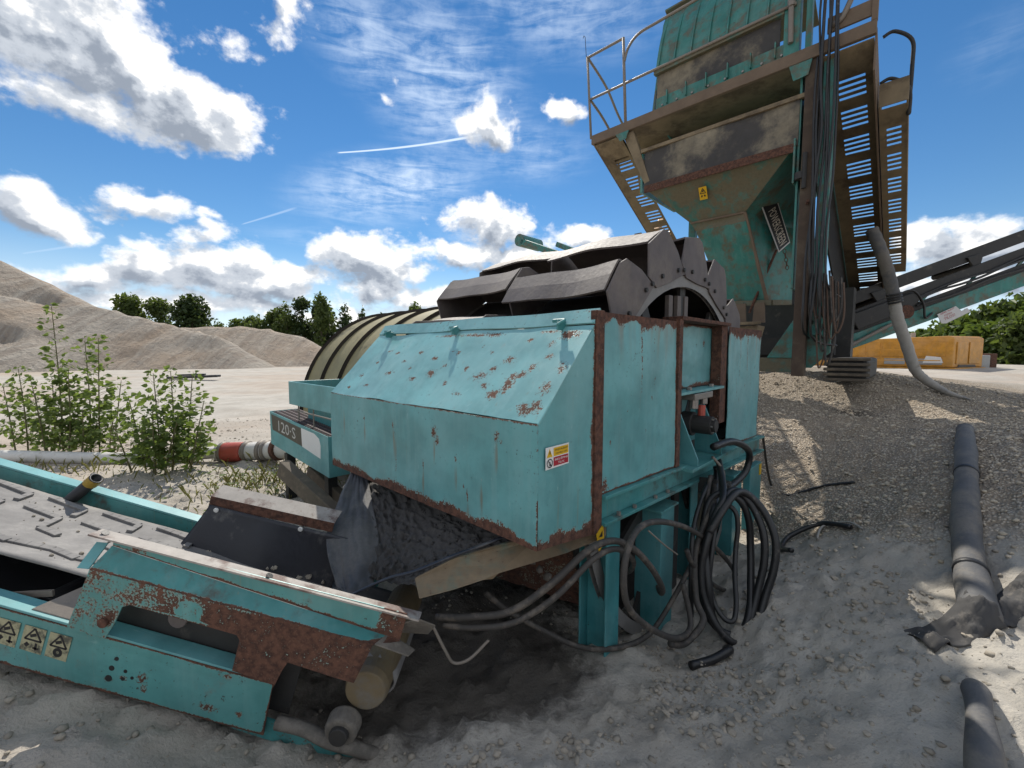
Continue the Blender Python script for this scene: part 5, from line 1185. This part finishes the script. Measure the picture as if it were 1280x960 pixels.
hose([m(-.10, 2.20, .0), m(-.14, 2.15, -.15)] + turns(2.2, 2.2 + 6.28 * 1.35, .215, .44, 18, -.01, .0, .0), .026, 'innermost thick black hose of the coil hanging beside the rear leg', 'hose', G_, per=5)
hose([m(-.08, 2.32, .02)] + turns(1.9, 1.9 + 6.28 * 1.1, .245, .47, 16, .0, .01, .06, .01), .026, 'middle thick black hose of the coil hanging beside the rear leg', 'hose', G_, per=5)
hose(turns(2.6, -2.0, .27, .50, 12, .01, -.01, .10, .02) + [V((1.42, 2.64, gz(1.42, 2.64) + .05)), V((1.28, 2.58, gz(1.28, 2.58) + .045)), V((1.12, 2.52, gz(1.12, 2.52) + .03))], .027, 'outermost thick black hose of the coil, its end trailing on the sand', 'hose', G_, per=5)
hose([m(-.1, 2.2, -.05)] + turns(2.0, 2.0 + 6.28, .13, .34, 13, -.06, .03, .03) + [m(-.08, 2.25, -.02)], .017, 'thin black hose curling inside the hanging coil', 'hose', None, per=5)
hose([m(-.12, 2.12, -.1), turn(2.0, .2, .4, -.05), turn(2.9, .22, .4, -.08, .0, .02), turn(3.5, .22, .42, -.10, -.05, .04), V((1.28, 2.72, -.20)), V((1.12, 2.62, -.28)), V((.98, 2.5, -.2))], .022, 'grey hose slanting down in front of the coil', 'hose_dusty', None)
hose([m(-.12, 2.05, -.05), m(-.15, 1.78, -.12), m(-.18, 1.52, -.30), m(-.20, 1.44, -.55), m(-.22, 1.42, -.90)], .017, 'black hose dropping straight down behind the front leg', 'hose', None)
hose([m(-.13, 2.02, .20), m(-.18, 2.35, .20), m(-.20, 2.75, .05), m(-.18, 2.75, -.14), m(-.14, 2.42, -.22), m(-.12, 2.2, -.15)], .030, 'short thick hose bending out of the drive motor', 'hose', None)
hose([m(-.10, 2.10, .10), m(-.16, 2.20, -.05), m(-.18, 2.1, -.25)], .012, 'pale steel-braided hose beside the drive motor', 'galv', None)
k = MB(); k.bar(m(-.10, 2.0, -.12), m(-.10, 2.30, -.2), .14, .12); k.cyl(m(-.22, 2.1, -.10), m(-.22, 2.1, -.3), .03, 10); k.cyl(m(-.18, 2.25, -.12), m(-.18, 2.25, -.34), .028, 10)
tag(obj('hose_manifold', k, M['dark'], None, bevel=.006, base=m(-.1, 2.1, -.2)), 'black hydraulic manifold where the hoses gather under the beam', 'manifold')
hose([m(-.22, .72, -.06), m(-.24, .90, -.20), m(-.23, 1.12, -.34)], .005, 'thin grey wire strung from the beam to the front leg', 'galv', None, 'tie_wire')
hose([V((-.40, 2.05, .22)), V((-.34, 2.06, .08)), V((-.30, 2.08, .0)), V((-.22, 2.08, .02)), V((-.12, 2.1, .11))], .008, 'bent grey rod hanging under the chute plate', 'galv', None, 'bent_rod')
# ------------------------------------------------------------------ pipes and hoses lying about
def lie(pts, r_, lift=.6): return [V((x, y, gz(x, y) + r_ * lift)) for x, y in pts]
pa = [V((2.64, 2.29, gz(2.64, 2.29) + .02)), V((3.25, 2.95, gz(3.25, 2.95) + .05)), V((4.0, 3.68, gz(4.0, 3.68) + .05)), V((4.95, 4.60, gz(4.95, 4.60) + .05))]
ps = spline(pa, 10); k = MB(); k.tube(ps, [.088 - .016 * i / len(ps) + .003 * sin(i * 1.7) + .004 * sin(i * .6) for i in range(len(ps))], 20, cap=False)
pp = obj('lay_flat_pipe', k, M['layflat'], None, smooth=True, base=pa[0], solid=.012); tag(pp, 'long dark grey hose pipe lying up the gravel mound', 'pipe')
for i in (6, 19): k = MB(); k.tube([ps[i], ps[i] + (ps[i + 1] - ps[i]) * .35], .091 - .016 * i / len(ps), 20); obj('pipe_band', k, M['rubber'], pp, smooth=True)
pb = [V((1.70, 1.40, -.02)), V((1.90, 1.60, .03)), V((2.08, 1.79, .05)), V((2.2, 1.91, .03))]
k = MB(); k.tube(spline(pb, 8), [.052 + .008 * sin(i * .35) for i in range(18)] + [.052, .05, .047, .042, .034, .022, .008], 18, squash=.8); tag(obj('lay_flat_pipe', k, M['layflat'], None, smooth=True, base=pb[1]), 'blunt end of a dark hose pipe in the bottom right corner', 'pipe')
def cloth(u, v):
    x = 2.30 + .85 * u; y = 2.20 + .20 * v - .04 * sin(u * 5) + .10 * u; return V((x, y, gz(x, y) + .008 + .03 * max(0, sin(v * pi)) * (.4 + u) + .012 * sin(u * 17 + v * 5) + .115 * math.exp(-((x - 2.66) / .12) ** 2) * min(1, v * 2.2)))
tag(obj('sack', MB().grid(cloth, 60, 18), M['sack'], None, smooth=True, solid=.006, base=(2.6, 2.3, .1)), 'dark crumpled cloth lying on the sand at the right edge', 'cloth')
hose(lie([(2.43, 3.58), (2.50, 3.82), (2.70, 4.0), (2.95, 3.95), (3.05, 3.72)], .03, .9), .022, 'short black hose arched on the sand beside the rear leg', 'hose')
hose(lie([(2.75, 3.72), (2.95, 3.92), (3.08, 3.80), (3.05, 3.6)], .03, 1.2), .010, 'thin pale cable curled on the sunlit gravel', 'fabric', None, 'cable')
hose([V((2.95, 4.95, .62))] + lie([(3.2, 5.15), (3.25, 4.9), (3.5, 4.7), (3.7, 4.5)], .02), .014, 'thin black cable running from the machine onto the gravel', 'hose', None, 'cable')
wh = [V((6.35, 7.7, 3.75)), V((6.45, 7.62, 3.40)), V((6.60, 7.60, 2.99)), V((6.75, 7.60, 2.51))]
k = MB(); k.tube(spline(wh, 8), [.095 + .005 * sin(i * 2.1) for i in range(25)], 18); dp = obj('drain_hose', k, M['layflat'], None, smooth=True, base=(7.1, 7.5, .9)); tag(dp, 'pale woven drain hose hanging from the plant onto the mound', 'hose')
wl = [V((6.75, 7.60, 2.50)), V((6.80, 7.58, 2.20)), V((6.93, 7.52, 1.75)), V((7.06, 7.46, 1.30))]
for x, y, z in ((7.17, 7.38, .16), (7.27, 7.22, .08), (7.28, 7.05, .06), (7.36, 6.90, .05), (7.30, 6.72, .04)): wl.append(V((x, y, gz(x, y) + z)))
sp_ = spline(wl, 8); k = MB(); k.tube(sp_, [.098 - .0008 * abs(i - 8) + .004 * sin(i * 1.9) - (.0015 * max(0, i - 34)) for i in range(len(sp_))], 18, squash=.85); obj('hose_body', k, M['fabric'], dp, smooth=True)
for i in range(4): q = V((6.72 + .012 * i, 7.59, 2.62 - .045 * i)); k = MB(); k.tube([q, q + V((.008, 0, -.03))], .108, 18); obj('hose_strap', k, M['rubber'], dp, smooth=True)
# white pipeline on the sunlit sand, red coupling
wpz = [(-9.0, 6.25), (-6.9, 6.0), (-5.6, 6.0), (-4.3, 6.15), (-3.55, 6.1), (-3.0, 5.92), (-2.55, 5.78)]
zz = [.07, .07, .08, .13, .15, .30, .42]
wpts = [V((x, y, gz(x, y) * .6 + z)) for (x, y), z in zip(wpz, zz)]
k = MB(); k.tube(spline(wpts[:4], 10), .085, 18); wpp = obj('white_pipe', k, M['pvc'], None, smooth=True, base=wpts[3]); tag(wpp, 'white plastic pipeline with a red coupling lying behind the green shrubs', 'pipe')
k = MB(); k.tube(spline(wpts[3:], 8), [.13] * 25, 18); obj('pipe_length', k, M['pvc'], wpp, smooth=True)
def at_(t):
    i = min(int(t), len(wpts) - 2); return wpts[i].lerp(wpts[i + 1], t - i)
k = MB(); k.tube([at_(3.12), at_(3.52)], .142, 20); obj('coupling', k, M['redband'], wpp, smooth=True, bevel=.006)
for t in (3.08, 3.56, 3.85, 3.98): k = MB(); k.tube([at_(t), at_(t + .06)], .152, 20); obj('pipe_clamp', k, M['galv'], wpp, smooth=True)
k = MB(); k.tube([at_(4.3), at_(4.4)], .16, 18); obj('pipe_flange', k, M['rust'], wpp)
# timber trestle under the equipment box
tb = thing('timber_trestle', (-1.75, 3.95, -.1), 'weathered timber props beneath the equipment box of the sand washer', 'timber props')
for p, q, w_, h_ in (((-2.22, 4.05, .48), (-1.35, 3.55, .04), .10, .16), ((-2.05, 4.25, .40), (-1.35, 3.85, .05), .08, .10), ((-1.95, 4.0, .36), (-1.95, 4.0, -.15), .12, .12), ((-1.42, 3.62, .55), (-1.42, 3.62, -.2), .07, .07)):
    k = MB(); k.bar(p, q, w_, h_); obj('prop', k, M['timber'] if h_ != .07 else M['leg'], tb, bevel=.008)

gb = MB(); rq = random.Random(4)
for i in range(160):
    s_, w_ = -2.6 + 3.0 * rq.random(), .2 + .68 * rq.random(); r_ = .003 + .009 * rq.random() ** 4; q_ = bp(s_, w_, r_ * .5); gb.add([q_ + V(v) * r_ for v in _ico], _icf)
obj('belt_grit', gb, M['stone'], conv, kind='stuff')

# ------------------------------------------------------------------ stacking conveyor rising to the right behind the plant
sc2 = thing('stacking_conveyor', (7.6, 9.4, 1.0), 'dark green stacking conveyor rising to the right edge behind the plant', 'conveyor')
CS = .372
def q(x, y, z): return V((x, y, z))
def rail(name, x0, x1, y, z0, h, d_, mat, x_ref=7.06):
    k = MB(); k.bar(q(x0, y, z0 + (x0 - x_ref) * CS), q(x1, y, z0 + (x1 - x_ref) * CS), d_, h); return obj(name, k, M[mat], sc2, bevel=.006)
X0, X1 = 6.6, 16.0
rail('truss_chord', X0, X1, 9.0, 1.78, .29, .05, 'teal_dirty'); rail('truss_chord', X0, X1, 9.9, 1.53, .20, .05, 'teal_dirty')
rail('lower_stringer', X0, X1, 9.0, 2.02, .15, .05, 'dark')
rail('stringer', X0, X1, 9.0, 2.32, .21, .05, 'dark'); rail('stringer', X0, X1, 9.9, 2.12, .13, .05, 'dark')
rail('side_skirt', X0, X1, 9.06, 2.67, .24, .03, 'dark'); rail('side_skirt', X0, X1, 9.9, 2.51, .24, .03, 'dark')
k = MB(); k.grid(lambda u, v: q(X0 + (X1 - X0) * u, 9.08 + .8 * v, 2.66 - .15 * v + (X0 + (X1 - X0) * u - 7.06) * CS - .04 * sin(pi * v)), 20, 6); obj('belt', k, M['rubber'], sc2, solid=.015)
for i, x in enumerate((7.6, 9.55, 11.9, 14.0)):
    z = (x - 7.06) * CS; k = MB(); k.prism([q(x, 9.0, 2.25 + z), q(x + .14, 9.0, 2.28 + z), q(x + .22, 9.0, 2.62 + z), q(x + .16, 9.0, 2.70 + z), q(x - .10, 9.0, 2.62 + z), q(x + .02, 9.0, 2.46 + z)], (0, .05, 0)); obj('idler_bracket', k, M['dark'], sc2, bevel=.01)
    k = MB(); k.cyl(q(x + .1, 9.06, 2.50 + z), q(x + .1, 9.9, 2.36 + z), .06, 12); obj('idler', k, M['dark'], sc2)
for i, x in enumerate((7.2, 8.25, 9.2, 10.2, 11.2, 12.2)):
    z = (x - 7.06) * CS; k = MB(); k.bar(q(x, 9.0, 1.80 + z), q(x + .45, 9.0, 2.40 + z), .03, .05); obj('lattice', k, M['teal_dirty'], sc2)
for x0, x1, dz, r_ in ((7.3, 12.5, 2.20, .025), (7.6, 12.5, 2.26, .018), (8.4, 12.5, 2.05, .02)):
    pts = [q(x, 8.94, dz + (x - 7.06) * CS - .05 * sin((x - x0) * 2.1) ** 2) for x in np.linspace(x0, x1, 14)]; obj('hydraulic_line', MB().tube(spline(pts, 4), r_, 7), M['hose'], sc2, smooth=True)
obj('hydraulic_line', MB().tube(spline([q(7.9, 8.93, 2.72), q(8.25, 8.9, 2.86), q(8.5, 8.9, 2.60), q(8.58, 8.92, 2.30), q(8.75, 8.95, 2.40)], 6), .022, 7), M['hose'], sc2, smooth=True)
k = MB(); k.cyl(q(7.1, 8.92, 1.75), q(7.9, 8.92, 2.17), .035, 10); k.cyl(q(6.95, 8.92, 1.67), q(7.15, 8.92, 1.78), .055, 10); obj('lift_ram', k, M['galv'], sc2)
k = MB(); k.prism([q(7.0, 8.9, 2.35), q(8.3, 8.9, 2.82), q(8.5, 8.9, 2.70), q(8.2, 8.9, 2.45), q(7.2, 8.9, 2.05)], (0, .12, 0)); obj('motor_guard', k, M['dark'], sc2, bevel=.02)
k = MB(); k.cyl(q(8.15, 8.85, 2.42), q(8.15, 8.98, 2.42), .14, 16); obj('drive_motor', k, M['rust'], sc2, bevel=.01)
# notice board wired to the chord
nb0 = [q(8.62, 8.93, 2.40), q(9.06, 8.93, 2.62), q(9.40, 8.93, 2.40), q(9.42, 8.93, 2.44), q(9.56, 8.93, 2.50), q(9.60, 8.93, 2.44), q(9.02, 8.93, 2.18), q(8.78, 8.93, 2.18)]
nb0 = [q(8.83, 8.93, 2.37), q(9.20, 8.93, 2.54), q(9.33, 8.93, 2.44), q(9.44, 8.93, 2.50), q(9.52, 8.93, 2.43), q(9.03, 8.93, 2.185), q(8.93, 8.93, 2.185)]
k = MB(); k.prism(nb0, (0, -.012, 0)); sg = obj('notice_board', k, M['white_sign'], sc2)
nx_ = V((.905, 0, .425)); nz_ = V((-.425, 0, .905))
tx = text_mb("GÉPEK ALATT", q(8.895, 8.915, 2.355), nx_, nz_, .034, width=.31); text_mb("ÁTJÁRNI", q(8.975, 8.915, 2.325), nx_, nz_, .032, tx, width=.17); text_mb("TILOS!", q(8.985, 8.915, 2.245), nx_, nz_, .056, tx, width=.24); obj('notice_lettering', tx, M['stk_red'], sg)
# ------------------------------------------------------------------ yellow machine and cabinet beyond the mound
yel = thing('yellow_crusher', (21.5, 22, .6), 'yellow mobile machine housing standing beyond the gravel mound', 'mobile crusher')
yl, yc, ye = V((18.6, 23.6, 0)), V((21.3, 20.6, 0)), V((23.9, 21.6, 0)); yd = (yl - yc).normalized(); ed = (ye - yc).normalized()
yL = 6.5
def y_(s, e, z): return yc + yd * s + ed * e + ZX * (z * 1.12 + .55)
k = MB(); k.prism([y_(0, 0, .25), y_(yL, 0, .25), y_(yL, 0, 1.42), y_(.15, 0, 1.62), y_(0, 0, 1.52)], ed * 2.7); bd = obj('body', k, M['yellow'], yel, bevel=.05)
k = MB(); k.abox(-.1, yL, -.05, 2.8, .08, .24, y_); obj('skid', k, M['yellow'], yel, bevel=.02)
for s0, s1 in ((.25, 1.5), (1.6, 2.6), (2.7, 3.2), (3.3, 4.4)):
    k = MB(); k.abox(s0, s1, -.03, -.001, .72, 1.36, y_); obj('side_door', k, M['yellow'], bd, bevel=.02)
    k = MB(); k.abox(s0 + .1, s1 - .1, -.032, -.002, .36, .62, y_); obj('vent_panel', k, M['greybox'], bd, bevel=.01)
    k = MB(); k.bar(y_(s0 - .05, -.012, .3), y_(s0 - .05, -.012, 1.4), .03, .03); obj('side_seam', k, M['yellow_dark'], bd)
for e0 in (.25, 1.35):
    k = MB(); k.prism([y_(-.004, e0, .40), y_(-.004, e0 + .95, .40), y_(-.004, e0 + .95, 1.36), y_(-.004, e0, 1.36)], yd * -.04); obj('end_door', k, M['yellow'], bd, bevel=.02)
for e0 in (.15, 1.25, 2.38): k = MB(); k.bar(y_(-.03, e0, .35), y_(-.03, e0, 1.45), .07, .05); obj('end_seam', k, M['yellow_dark'], bd)
k = MB(); k.prism([y_(-.05, .4, .26), y_(-.05, 2.0, .26), y_(-.05, 1.9, .36), y_(-.05, .5, .36)], yd * .1); obj('tow_slot', k, M['yellow_dark'], bd)
for s in (.2, 2.2, 4.2): k = MB(); k.bar(y_(s, -.55, .0), y_(s, -.55, 1.05), .05, .05); obj('guard_post', k, M['yellow'], yel)
for z in (.55, 1.02): k = MB(); k.bar(y_(.2, -.55, z), y_(4.2, -.55, z), .045, .045); obj('guard_rail', k, M['yellow'], yel)
k = MB(); k.cyl(y_(1.9, 1.0, 1.5), y_(1.9, 1.0, 1.82), .10, 12); obj('exhaust', k, M['greybox'], bd)
k = MB(); k.prism([y_(.1, -.56, .45), y_(.8, -.56, .45), y_(.7, -.56, .75), y_(.2, -.56, .70)], ed * .02); obj('side_plate', k, M['white_sign'], yel)
cb = thing('cabinet', (24.1, 21.8, .6), 'small grey cabinet with red brown end beside the yellow machine', 'cabinet')
k = MB(); k.abox(23.6, 24.25, 21.6, 22.2, .55, 1.42); obj('body', k, M['greybox'], cb, bevel=.03)
k = MB(); k.abox(24.26, 24.6, 21.6, 22.2, .55, 1.5); obj('end_panel', k, M['rust'], cb, bevel=.03)
k = MB(); k.abox(23.66, 24.2, 21.57, 21.599, .65, 1.35); obj('door', k, M['greybox'], cb, bevel=.02)

# ------------------------------------------------------------------ trees
def leaf_cloud(centres, n, size, rng, flat=.6, sun_up=True):
    """n small bent leaf clumps spread through blobs (x, y, z, rx, ry, rz); denser towards each blob's skin"""
    k = MB(); C_ = np.array(centres, float); wgt = C_[:, 3] * C_[:, 4] * C_[:, 5]; wgt = wgt / wgt.sum(); ids = rng.choice(len(C_), n, p=wgt)
    d = rng.normal(size=(n, 3)); d /= np.linalg.norm(d, axis=1)[:, None]; r_ = rng.random(n) ** .45
    p = C_[ids, :3] + d * r_[:, None] * C_[ids, 3:6]
    u = rng.normal(size=(n, 3)); u /= np.linalg.norm(u, axis=1)[:, None]; w = np.cross(u, rng.normal(size=(n, 3))); w /= np.linalg.norm(w, axis=1)[:, None]
    s = size * (.6 + .8 * rng.random(n))[:, None]; nn = np.cross(u, w) * s * .25
    vs = np.stack([p - u * s, p + w * s * flat + nn, p + u * s, p - w * s * flat + nn], 1).reshape(-1, 3)
    k.v = [tuple(v) for v in vs]
    for i in range(n): k.f += [(4 * i, 4 * i + 1, 4 * i + 2), (4 * i, 4 * i + 2, 4 * i + 3)]
    return k
def tree(x, y, ztop, w, kind, label, group, seed, n=900, mat='leaf_tree', zb=None):
    rng = np.random.default_rng(seed); zb = -.3 if zb is None else zb; H_ = ztop - zb
    t = thing({'conifer': 'spruce_tree', 'poplar': 'poplar_tree'}.get(kind, 'broadleaf_tree'), (x, y, zb), label, 'tree', group); bl = []
    if kind == 'conifer':
        for i in range(13):
            f = i / 12; rr_ = w * .5 * (1 - f) ** .8 * (.75 + .5 * rng.random()) + .25
            for j in range(2): a = rng.random() * 6.28; bl.append((x + cos(a) * rr_ * .35, y + sin(a) * rr_ * .35, zb + H_ * (.12 + .88 * f), rr_ * .8, rr_ * .8, H_ * .05))
    else:
        m_ = 16 if kind == 'poplar' else 20
        for i in range(m_):
            f = rng.random(); a = rng.random() * 6.28; env = (sin(pi * (.12 + .86 * f)) ** .7) * w * .5
            rr_ = (.20 + .2 * rng.random()) * w * (.8 if kind == 'poplar' else 1); d = max(0, env - rr_ * .7) * rng.random() ** .5
            bl.append((x + cos(a) * d, y + sin(a) * d, zb + H_ * (.22 + .74 * f) - rr_ * .25, rr_, rr_, rr_ * (1.5 if kind == 'poplar' else .8)))
        bl.append((x, y, ztop - w * .12, w * .12, w * .12, w * .14))
    obj('crown', leaf_cloud(bl, n, w * .030 + .15, rng), M[mat], t)
    k = MB(); k.tube([V((x, y, zb - .4)), V((x + .1, y, zb + H_ * .4)), V((x, y, zb + H_ * .85))], [H_ * .022, H_ * .014, H_ * .004], 7)
    for i in range(6):
        a = rng.random() * 6.28; z = zb + H_ * (.25 + .5 * rng.random()); k.tube([V((x + .05, y, z)), V((x + cos(a) * w * .3, y + sin(a) * w * .3, z + H_ * .12))], [H_ * .007, H_ * .002], 5)
    obj('trunk', k, M['bark'], t); return t
tree(-84.8, 95, 13.6, 8.4, 'round', 'leftmost rounded tree of the pair on the skyline right of the tall heap', 'trees of the distant wood', 100, 2600, 'leaf_tree')
tree(-79.9, 97, 13.2, 7.0, 'round', 'right-hand rounded tree of the pair beside the tall sand heap', 'trees of the distant wood', 101, 2600, 'leaf_tree')
tree(-68.6, 92, 13.6, 9.8, 'round', 'broad open-crowned tree standing alone between the pair and the wood', 'trees of the distant wood', 102, 2600, 'leaf_dark')
tree(-67.2, 98, 8.5, 6.3, 'round', 'low tree at the left end of the distant wood', 'trees of the distant wood', 103, 2600, 'leaf_tree')
tree(-63.9, 100, 9.2, 6.4, 'round', 'low rounded tree second from the left end of the distant wood', 'trees of the distant wood', 104, 2600, 'leaf_tree')
tree(-56.8, 96, 9.9, 6.1, 'round', 'rounded tree in the left half of the wood, taller than its left neighbours', 'trees of the distant wood', 105, 2600, 'leaf_tree')
tree(-54.8, 99, 11.1, 5.4, 'round', 'leafy tree just left of the tall poplars in the distant wood', 'trees of the distant wood', 106, 2600, 'leaf_tree')
tree(-49.4, 94, 12.0, 5.2, 'poplar', 'slender poplar at the left of the tallest clump', 'trees of the distant wood', 107, 2200, 'leaf_tree')
tree(-46.9, 96, 13.9, 5.8, 'round', 'dark broad tree in the middle of the tallest clump', 'trees of the distant wood', 108, 2600, 'leaf_dark')
tree(-41.0, 92, 14.0, 5.8, 'poplar', 'tallest poplar of the distant wood, right of the dark broad tree', 'trees of the distant wood', 109, 2200, 'leaf_tree')
tree(-41.4, 98, 11.9, 6.2, 'conifer', 'narrow spruce directly right of the tallest poplar', 'trees of the distant wood', 110, 2200, 'leaf_dark')
tree(-37.1, 95, 12.8, 6.4, 'conifer', 'pointed spruce standing between two smaller spruces', 'trees of the distant wood', 111, 2200, 'leaf_dark')
tree(-33.7, 97, 11.6, 5.4, 'conifer', 'small spruce near the right end of the distant wood', 'trees of the distant wood', 112, 2200, 'leaf_dark')
tree(-30.5, 100, 10.2, 5.0, 'conifer', 'shortest spruce at the right end of the wood above the drum', 'trees of the distant wood', 113, 2200, 'leaf_dark')
tree(-20.3, 90, 12.2, 5.4, 'round', 'lone leafy tree seen just left of the bucket wheel', 'trees of the distant wood', 114, 2600, 'leaf_tree')
tree(-72.5, 99, 9.0, 7.0, 'round', 'low bush-like tree right behind the broad open-crowned tree', 'trees of the distant wood', 115, 2600, 'leaf_tree')
tree(-60.0, 99, 9.6, 6.0, 'round', 'low tree filling the gap left of centre in the distant wood', 'trees of the distant wood', 116, 2600, 'leaf_tree')
tree(-44.0, 97, 12.5, 5.0, 'poplar', 'poplar wedged between the dark broad tree and the tallest poplar', 'trees of the distant wood', 117, 2200, 'leaf_dark')
tree(-52.3, 97, 10.6, 5.0, 'poplar', 'slim poplar left of the tallest clump, lower than its neighbours', 'trees of the distant wood', 118, 2200, 'leaf_tree')
tree(-27.5, 101, 8.0, 5.0, 'round', 'small tree mostly hidden behind the feed drum', 'trees of the distant wood', 119, 2600, 'leaf_tree')
tree(36.5, 38, 3.2, 4.8, 'round', 'lowest green bush on the bank, right behind the stacking conveyor', 'bushes on the bank at the right', 200, 2600, 'leaf_bush', .4)
tree(36.9, 36, 4.0, 4.6, 'round', 'green bush rising above the yellow machine roof', 'bushes on the bank at the right', 201, 2600, 'leaf_bush', .4)
tree(36.7, 34, 4.8, 5.0, 'round', 'rounded bush on the bank above the grey cabinet', 'bushes on the bank at the right', 202, 2600, 'leaf_bush', .4)
tree(37.5, 33, 5.2, 4.4, 'round', 'dark green bush between two brighter bushes on the bank', 'bushes on the bank at the right', 203, 2600, 'leaf_tree', .4)
tree(38.2, 32, 5.6, 4.4, 'round', 'tallest bush of the bank under the conveyor at the right edge', 'bushes on the bank at the right', 204, 2600, 'leaf_bush', .4)
tree(31.3, 28, 3.3, 3.6, 'round', 'bright low bush just right of the grey cabinet', 'bushes on the bank at the right', 205, 2600, 'leaf_bush', .4)
tree(31.0, 26, 3.6, 3.0, 'round', 'darker bush at the right edge in front of the bank', 'bushes on the bank at the right', 206, 2600, 'leaf_tree', .4)
tree(37.2, 30, 4.9, 4.6, 'round', 'leafy bush cut off by the right edge', 'bushes on the bank at the right', 207, 2600, 'leaf_bush', .4)

# ------------------------------------------------------------------ young poplars on the sand, left
def leaf_shape(p, d, n_, s):
    """heart-shaped leaf: six points, folded along its rib"""
    sd_ = d.cross(n_).normalized(); f = n_ * (.12 * s)
    return [p, p + d * (.18 * s) + sd_ * (.42 * s) + f, p + d * (.5 * s) + sd_ * (.36 * s) + f, p + d * s, p + d * (.5 * s) - sd_ * (.36 * s) + f, p + d * (.18 * s) - sd_ * (.42 * s) + f]
def sapling(x, y, stems, label, seed, dens=26):
    r_ = random.Random(seed); t = thing('young_poplar', (x, y, gz(x, y)), label, 'shrub', 'young poplars by the white pipe'); st = MB(); lf = MB()
    for dx, dy, h, lx in stems:
        b = V((x + dx, y + dy, gz(x + dx, y + dy) - .03)); top = b + V((lx, .1 * (r_.random() - .5), h)); mid = b.lerp(top, .5) + V((.06 * (r_.random() - .5), 0, 0)); path = spline([b, mid, top], 8)
        st.tube(path, [.011 * (1 - i / (len(path) + 2)) + .002 for i in range(len(path))], 6)
        nl = int(dens * h * 2.2)
        for i in range(nl):
            f = .13 + .87 * (i / nl) ** .9; j = f * (len(path) - 1); p = path[int(j)].lerp(path[min(int(j) + 1, len(path) - 1)], j - int(j))
            a = r_.random() * 6.28; reach = (.05 + .24 * r_.random() * (1.15 - f)) * (1 if f < .93 else .4)
            e = p + V((cos(a) * reach, sin(a) * reach, .04 + .10 * r_.random() * (1.2 - f)))
            if reach > .1: st.tube([p, e], [.003, .0015], 4, cap=False)
            for q_ in range(1 if reach < .12 else 3):
                pp_ = e.lerp(p, .28 * q_); d = V((cos(a + (r_.random() - .5) * 2.4), sin(a + (r_.random() - .5) * 2.4), -.9 * r_.random() + .45)).normalized()
                n_ = V((1.6 * r_.random() - .8, 1.6 * r_.random() - 1.0, r_.random() - .15)).normalized(); s = (.045 + .065 * r_.random()) * (1.12 - .35 * f)
                lf.add(leaf_shape(pp_, d, n_, s), [(0, 1, 2, 3), (0, 3, 4, 5)])
    obj('stem', st, M['stem'], t); obj('foliage', lf, M['leaf_poplar'], t, kind='stuff'); return t
sapling(-7.15, 6.5, [(-.35, 0, 1.35, .0), (-.15, .1, .95, -.1), (.1, -.05, 1.25, .08), (-.6, .05, 1.1, -.1), (.3, -.2, .8, .1)], 'low leafy young poplar cut off by the left edge', 1, 30)
sapling(-6.6, 6.4, [(-.25, 0, 2.3, -.05), (.12, .05, 1.8, .0), (.30, .0, 1.83, .10), (-.05, -.12, 1.35, .05), (.42, .1, 1.15, .2), (-.4, -.1, 1.2, -.1), (.2, -.2, .8, .1), (0, .1, 1.0, -.2), (.5, -.05, .7, .15)], 'tallest young poplar with a thin bare top at the foot of the sand heap', 2, 26)
sapling(-4.65, 5.6, [(-.25, 0, 1.0, -.15), (-.1, .05, 1.3, -.06), (.1, 0, 1.36, .02), (.25, .05, 1.32, .12), (.40, -.1, 1.0, .25), (0, -.15, .9, .05), (-.35, -.1, .7, -.2), (.15, -.2, .8, .2), (.3, .1, .7, -.1), (-.05, -.1, .6, -.15)], 'bushy young poplar standing in front of the white pipe', 3, 30)
# weeds and grass tufts by the box and pipe
gr = MB(); rg = random.Random(11)
for i in range(900):
    if rg.random() < .55: x, y = rg.gauss(-3.1, .45), rg.gauss(5.2, .5)
    elif rg.random() < .6: x, y = rg.gauss(-5.3, 1.0), rg.gauss(5.7, .35)
    else: x, y = rg.gauss(-3.0, .5), rg.gauss(7.0, .6)
    z = gz(x, y) if i % 3 == 0 else z; h = .04 + .14 * rg.random() ** 2; a = rg.random() * 6.28; l_ = V((cos(a), sin(a), 0)) * h * .6; b = V((x, y, gz(x, y) - .005)); s = V((-sin(a), cos(a), 0)) * .006
    gr.add([b - s, b + s, b + l_ * .4 + ZX * h * .7 + s * .6, b + l_ + ZX * h, b + l_ * .4 + ZX * h * .7 - s * .6], [(0, 1, 2, 3, 4)])
tag(obj('dry_grass', gr, M['grass'], kind='stuff'), 'sparse dry grass around the white pipe and equipment box', 'grass')
wd = MB()
for i in range(260):
    x, y = (rg.gauss(-3.0, .35), rg.gauss(5.0, .45)) if i % 2 else (rg.gauss(-3.6, .6), rg.gauss(5.5, .3))
    b = V((x, y, gz(x, y) + .02 + .08 * rg.random())); a = rg.random() * 6.28; wd.add(leaf_shape(b, V((cos(a), sin(a), .2)).normalized(), V((0, 0, 1)), .03 + .035 * rg.random()), [(0, 1, 2, 3), (0, 3, 4, 5)])
tag(obj('weeds', wd, M['leaf_poplar'], kind='stuff'), 'low green weeds on the sand beside the equipment box', 'weeds')
k = MB(); k.bar((-21.0, 26.0, .0), (-18.2, 26.4, .1), .5, .14); k.bar((-20.5, 26.1, .16), (-19.0, 26.3, .2), .3, .1)
tag(obj('steel_offcut', k, M['dark'], bevel=.03, base=(-19.6, 26.2, .1)), 'dark steel beam lying flat on the distant sand', 'steel beam')
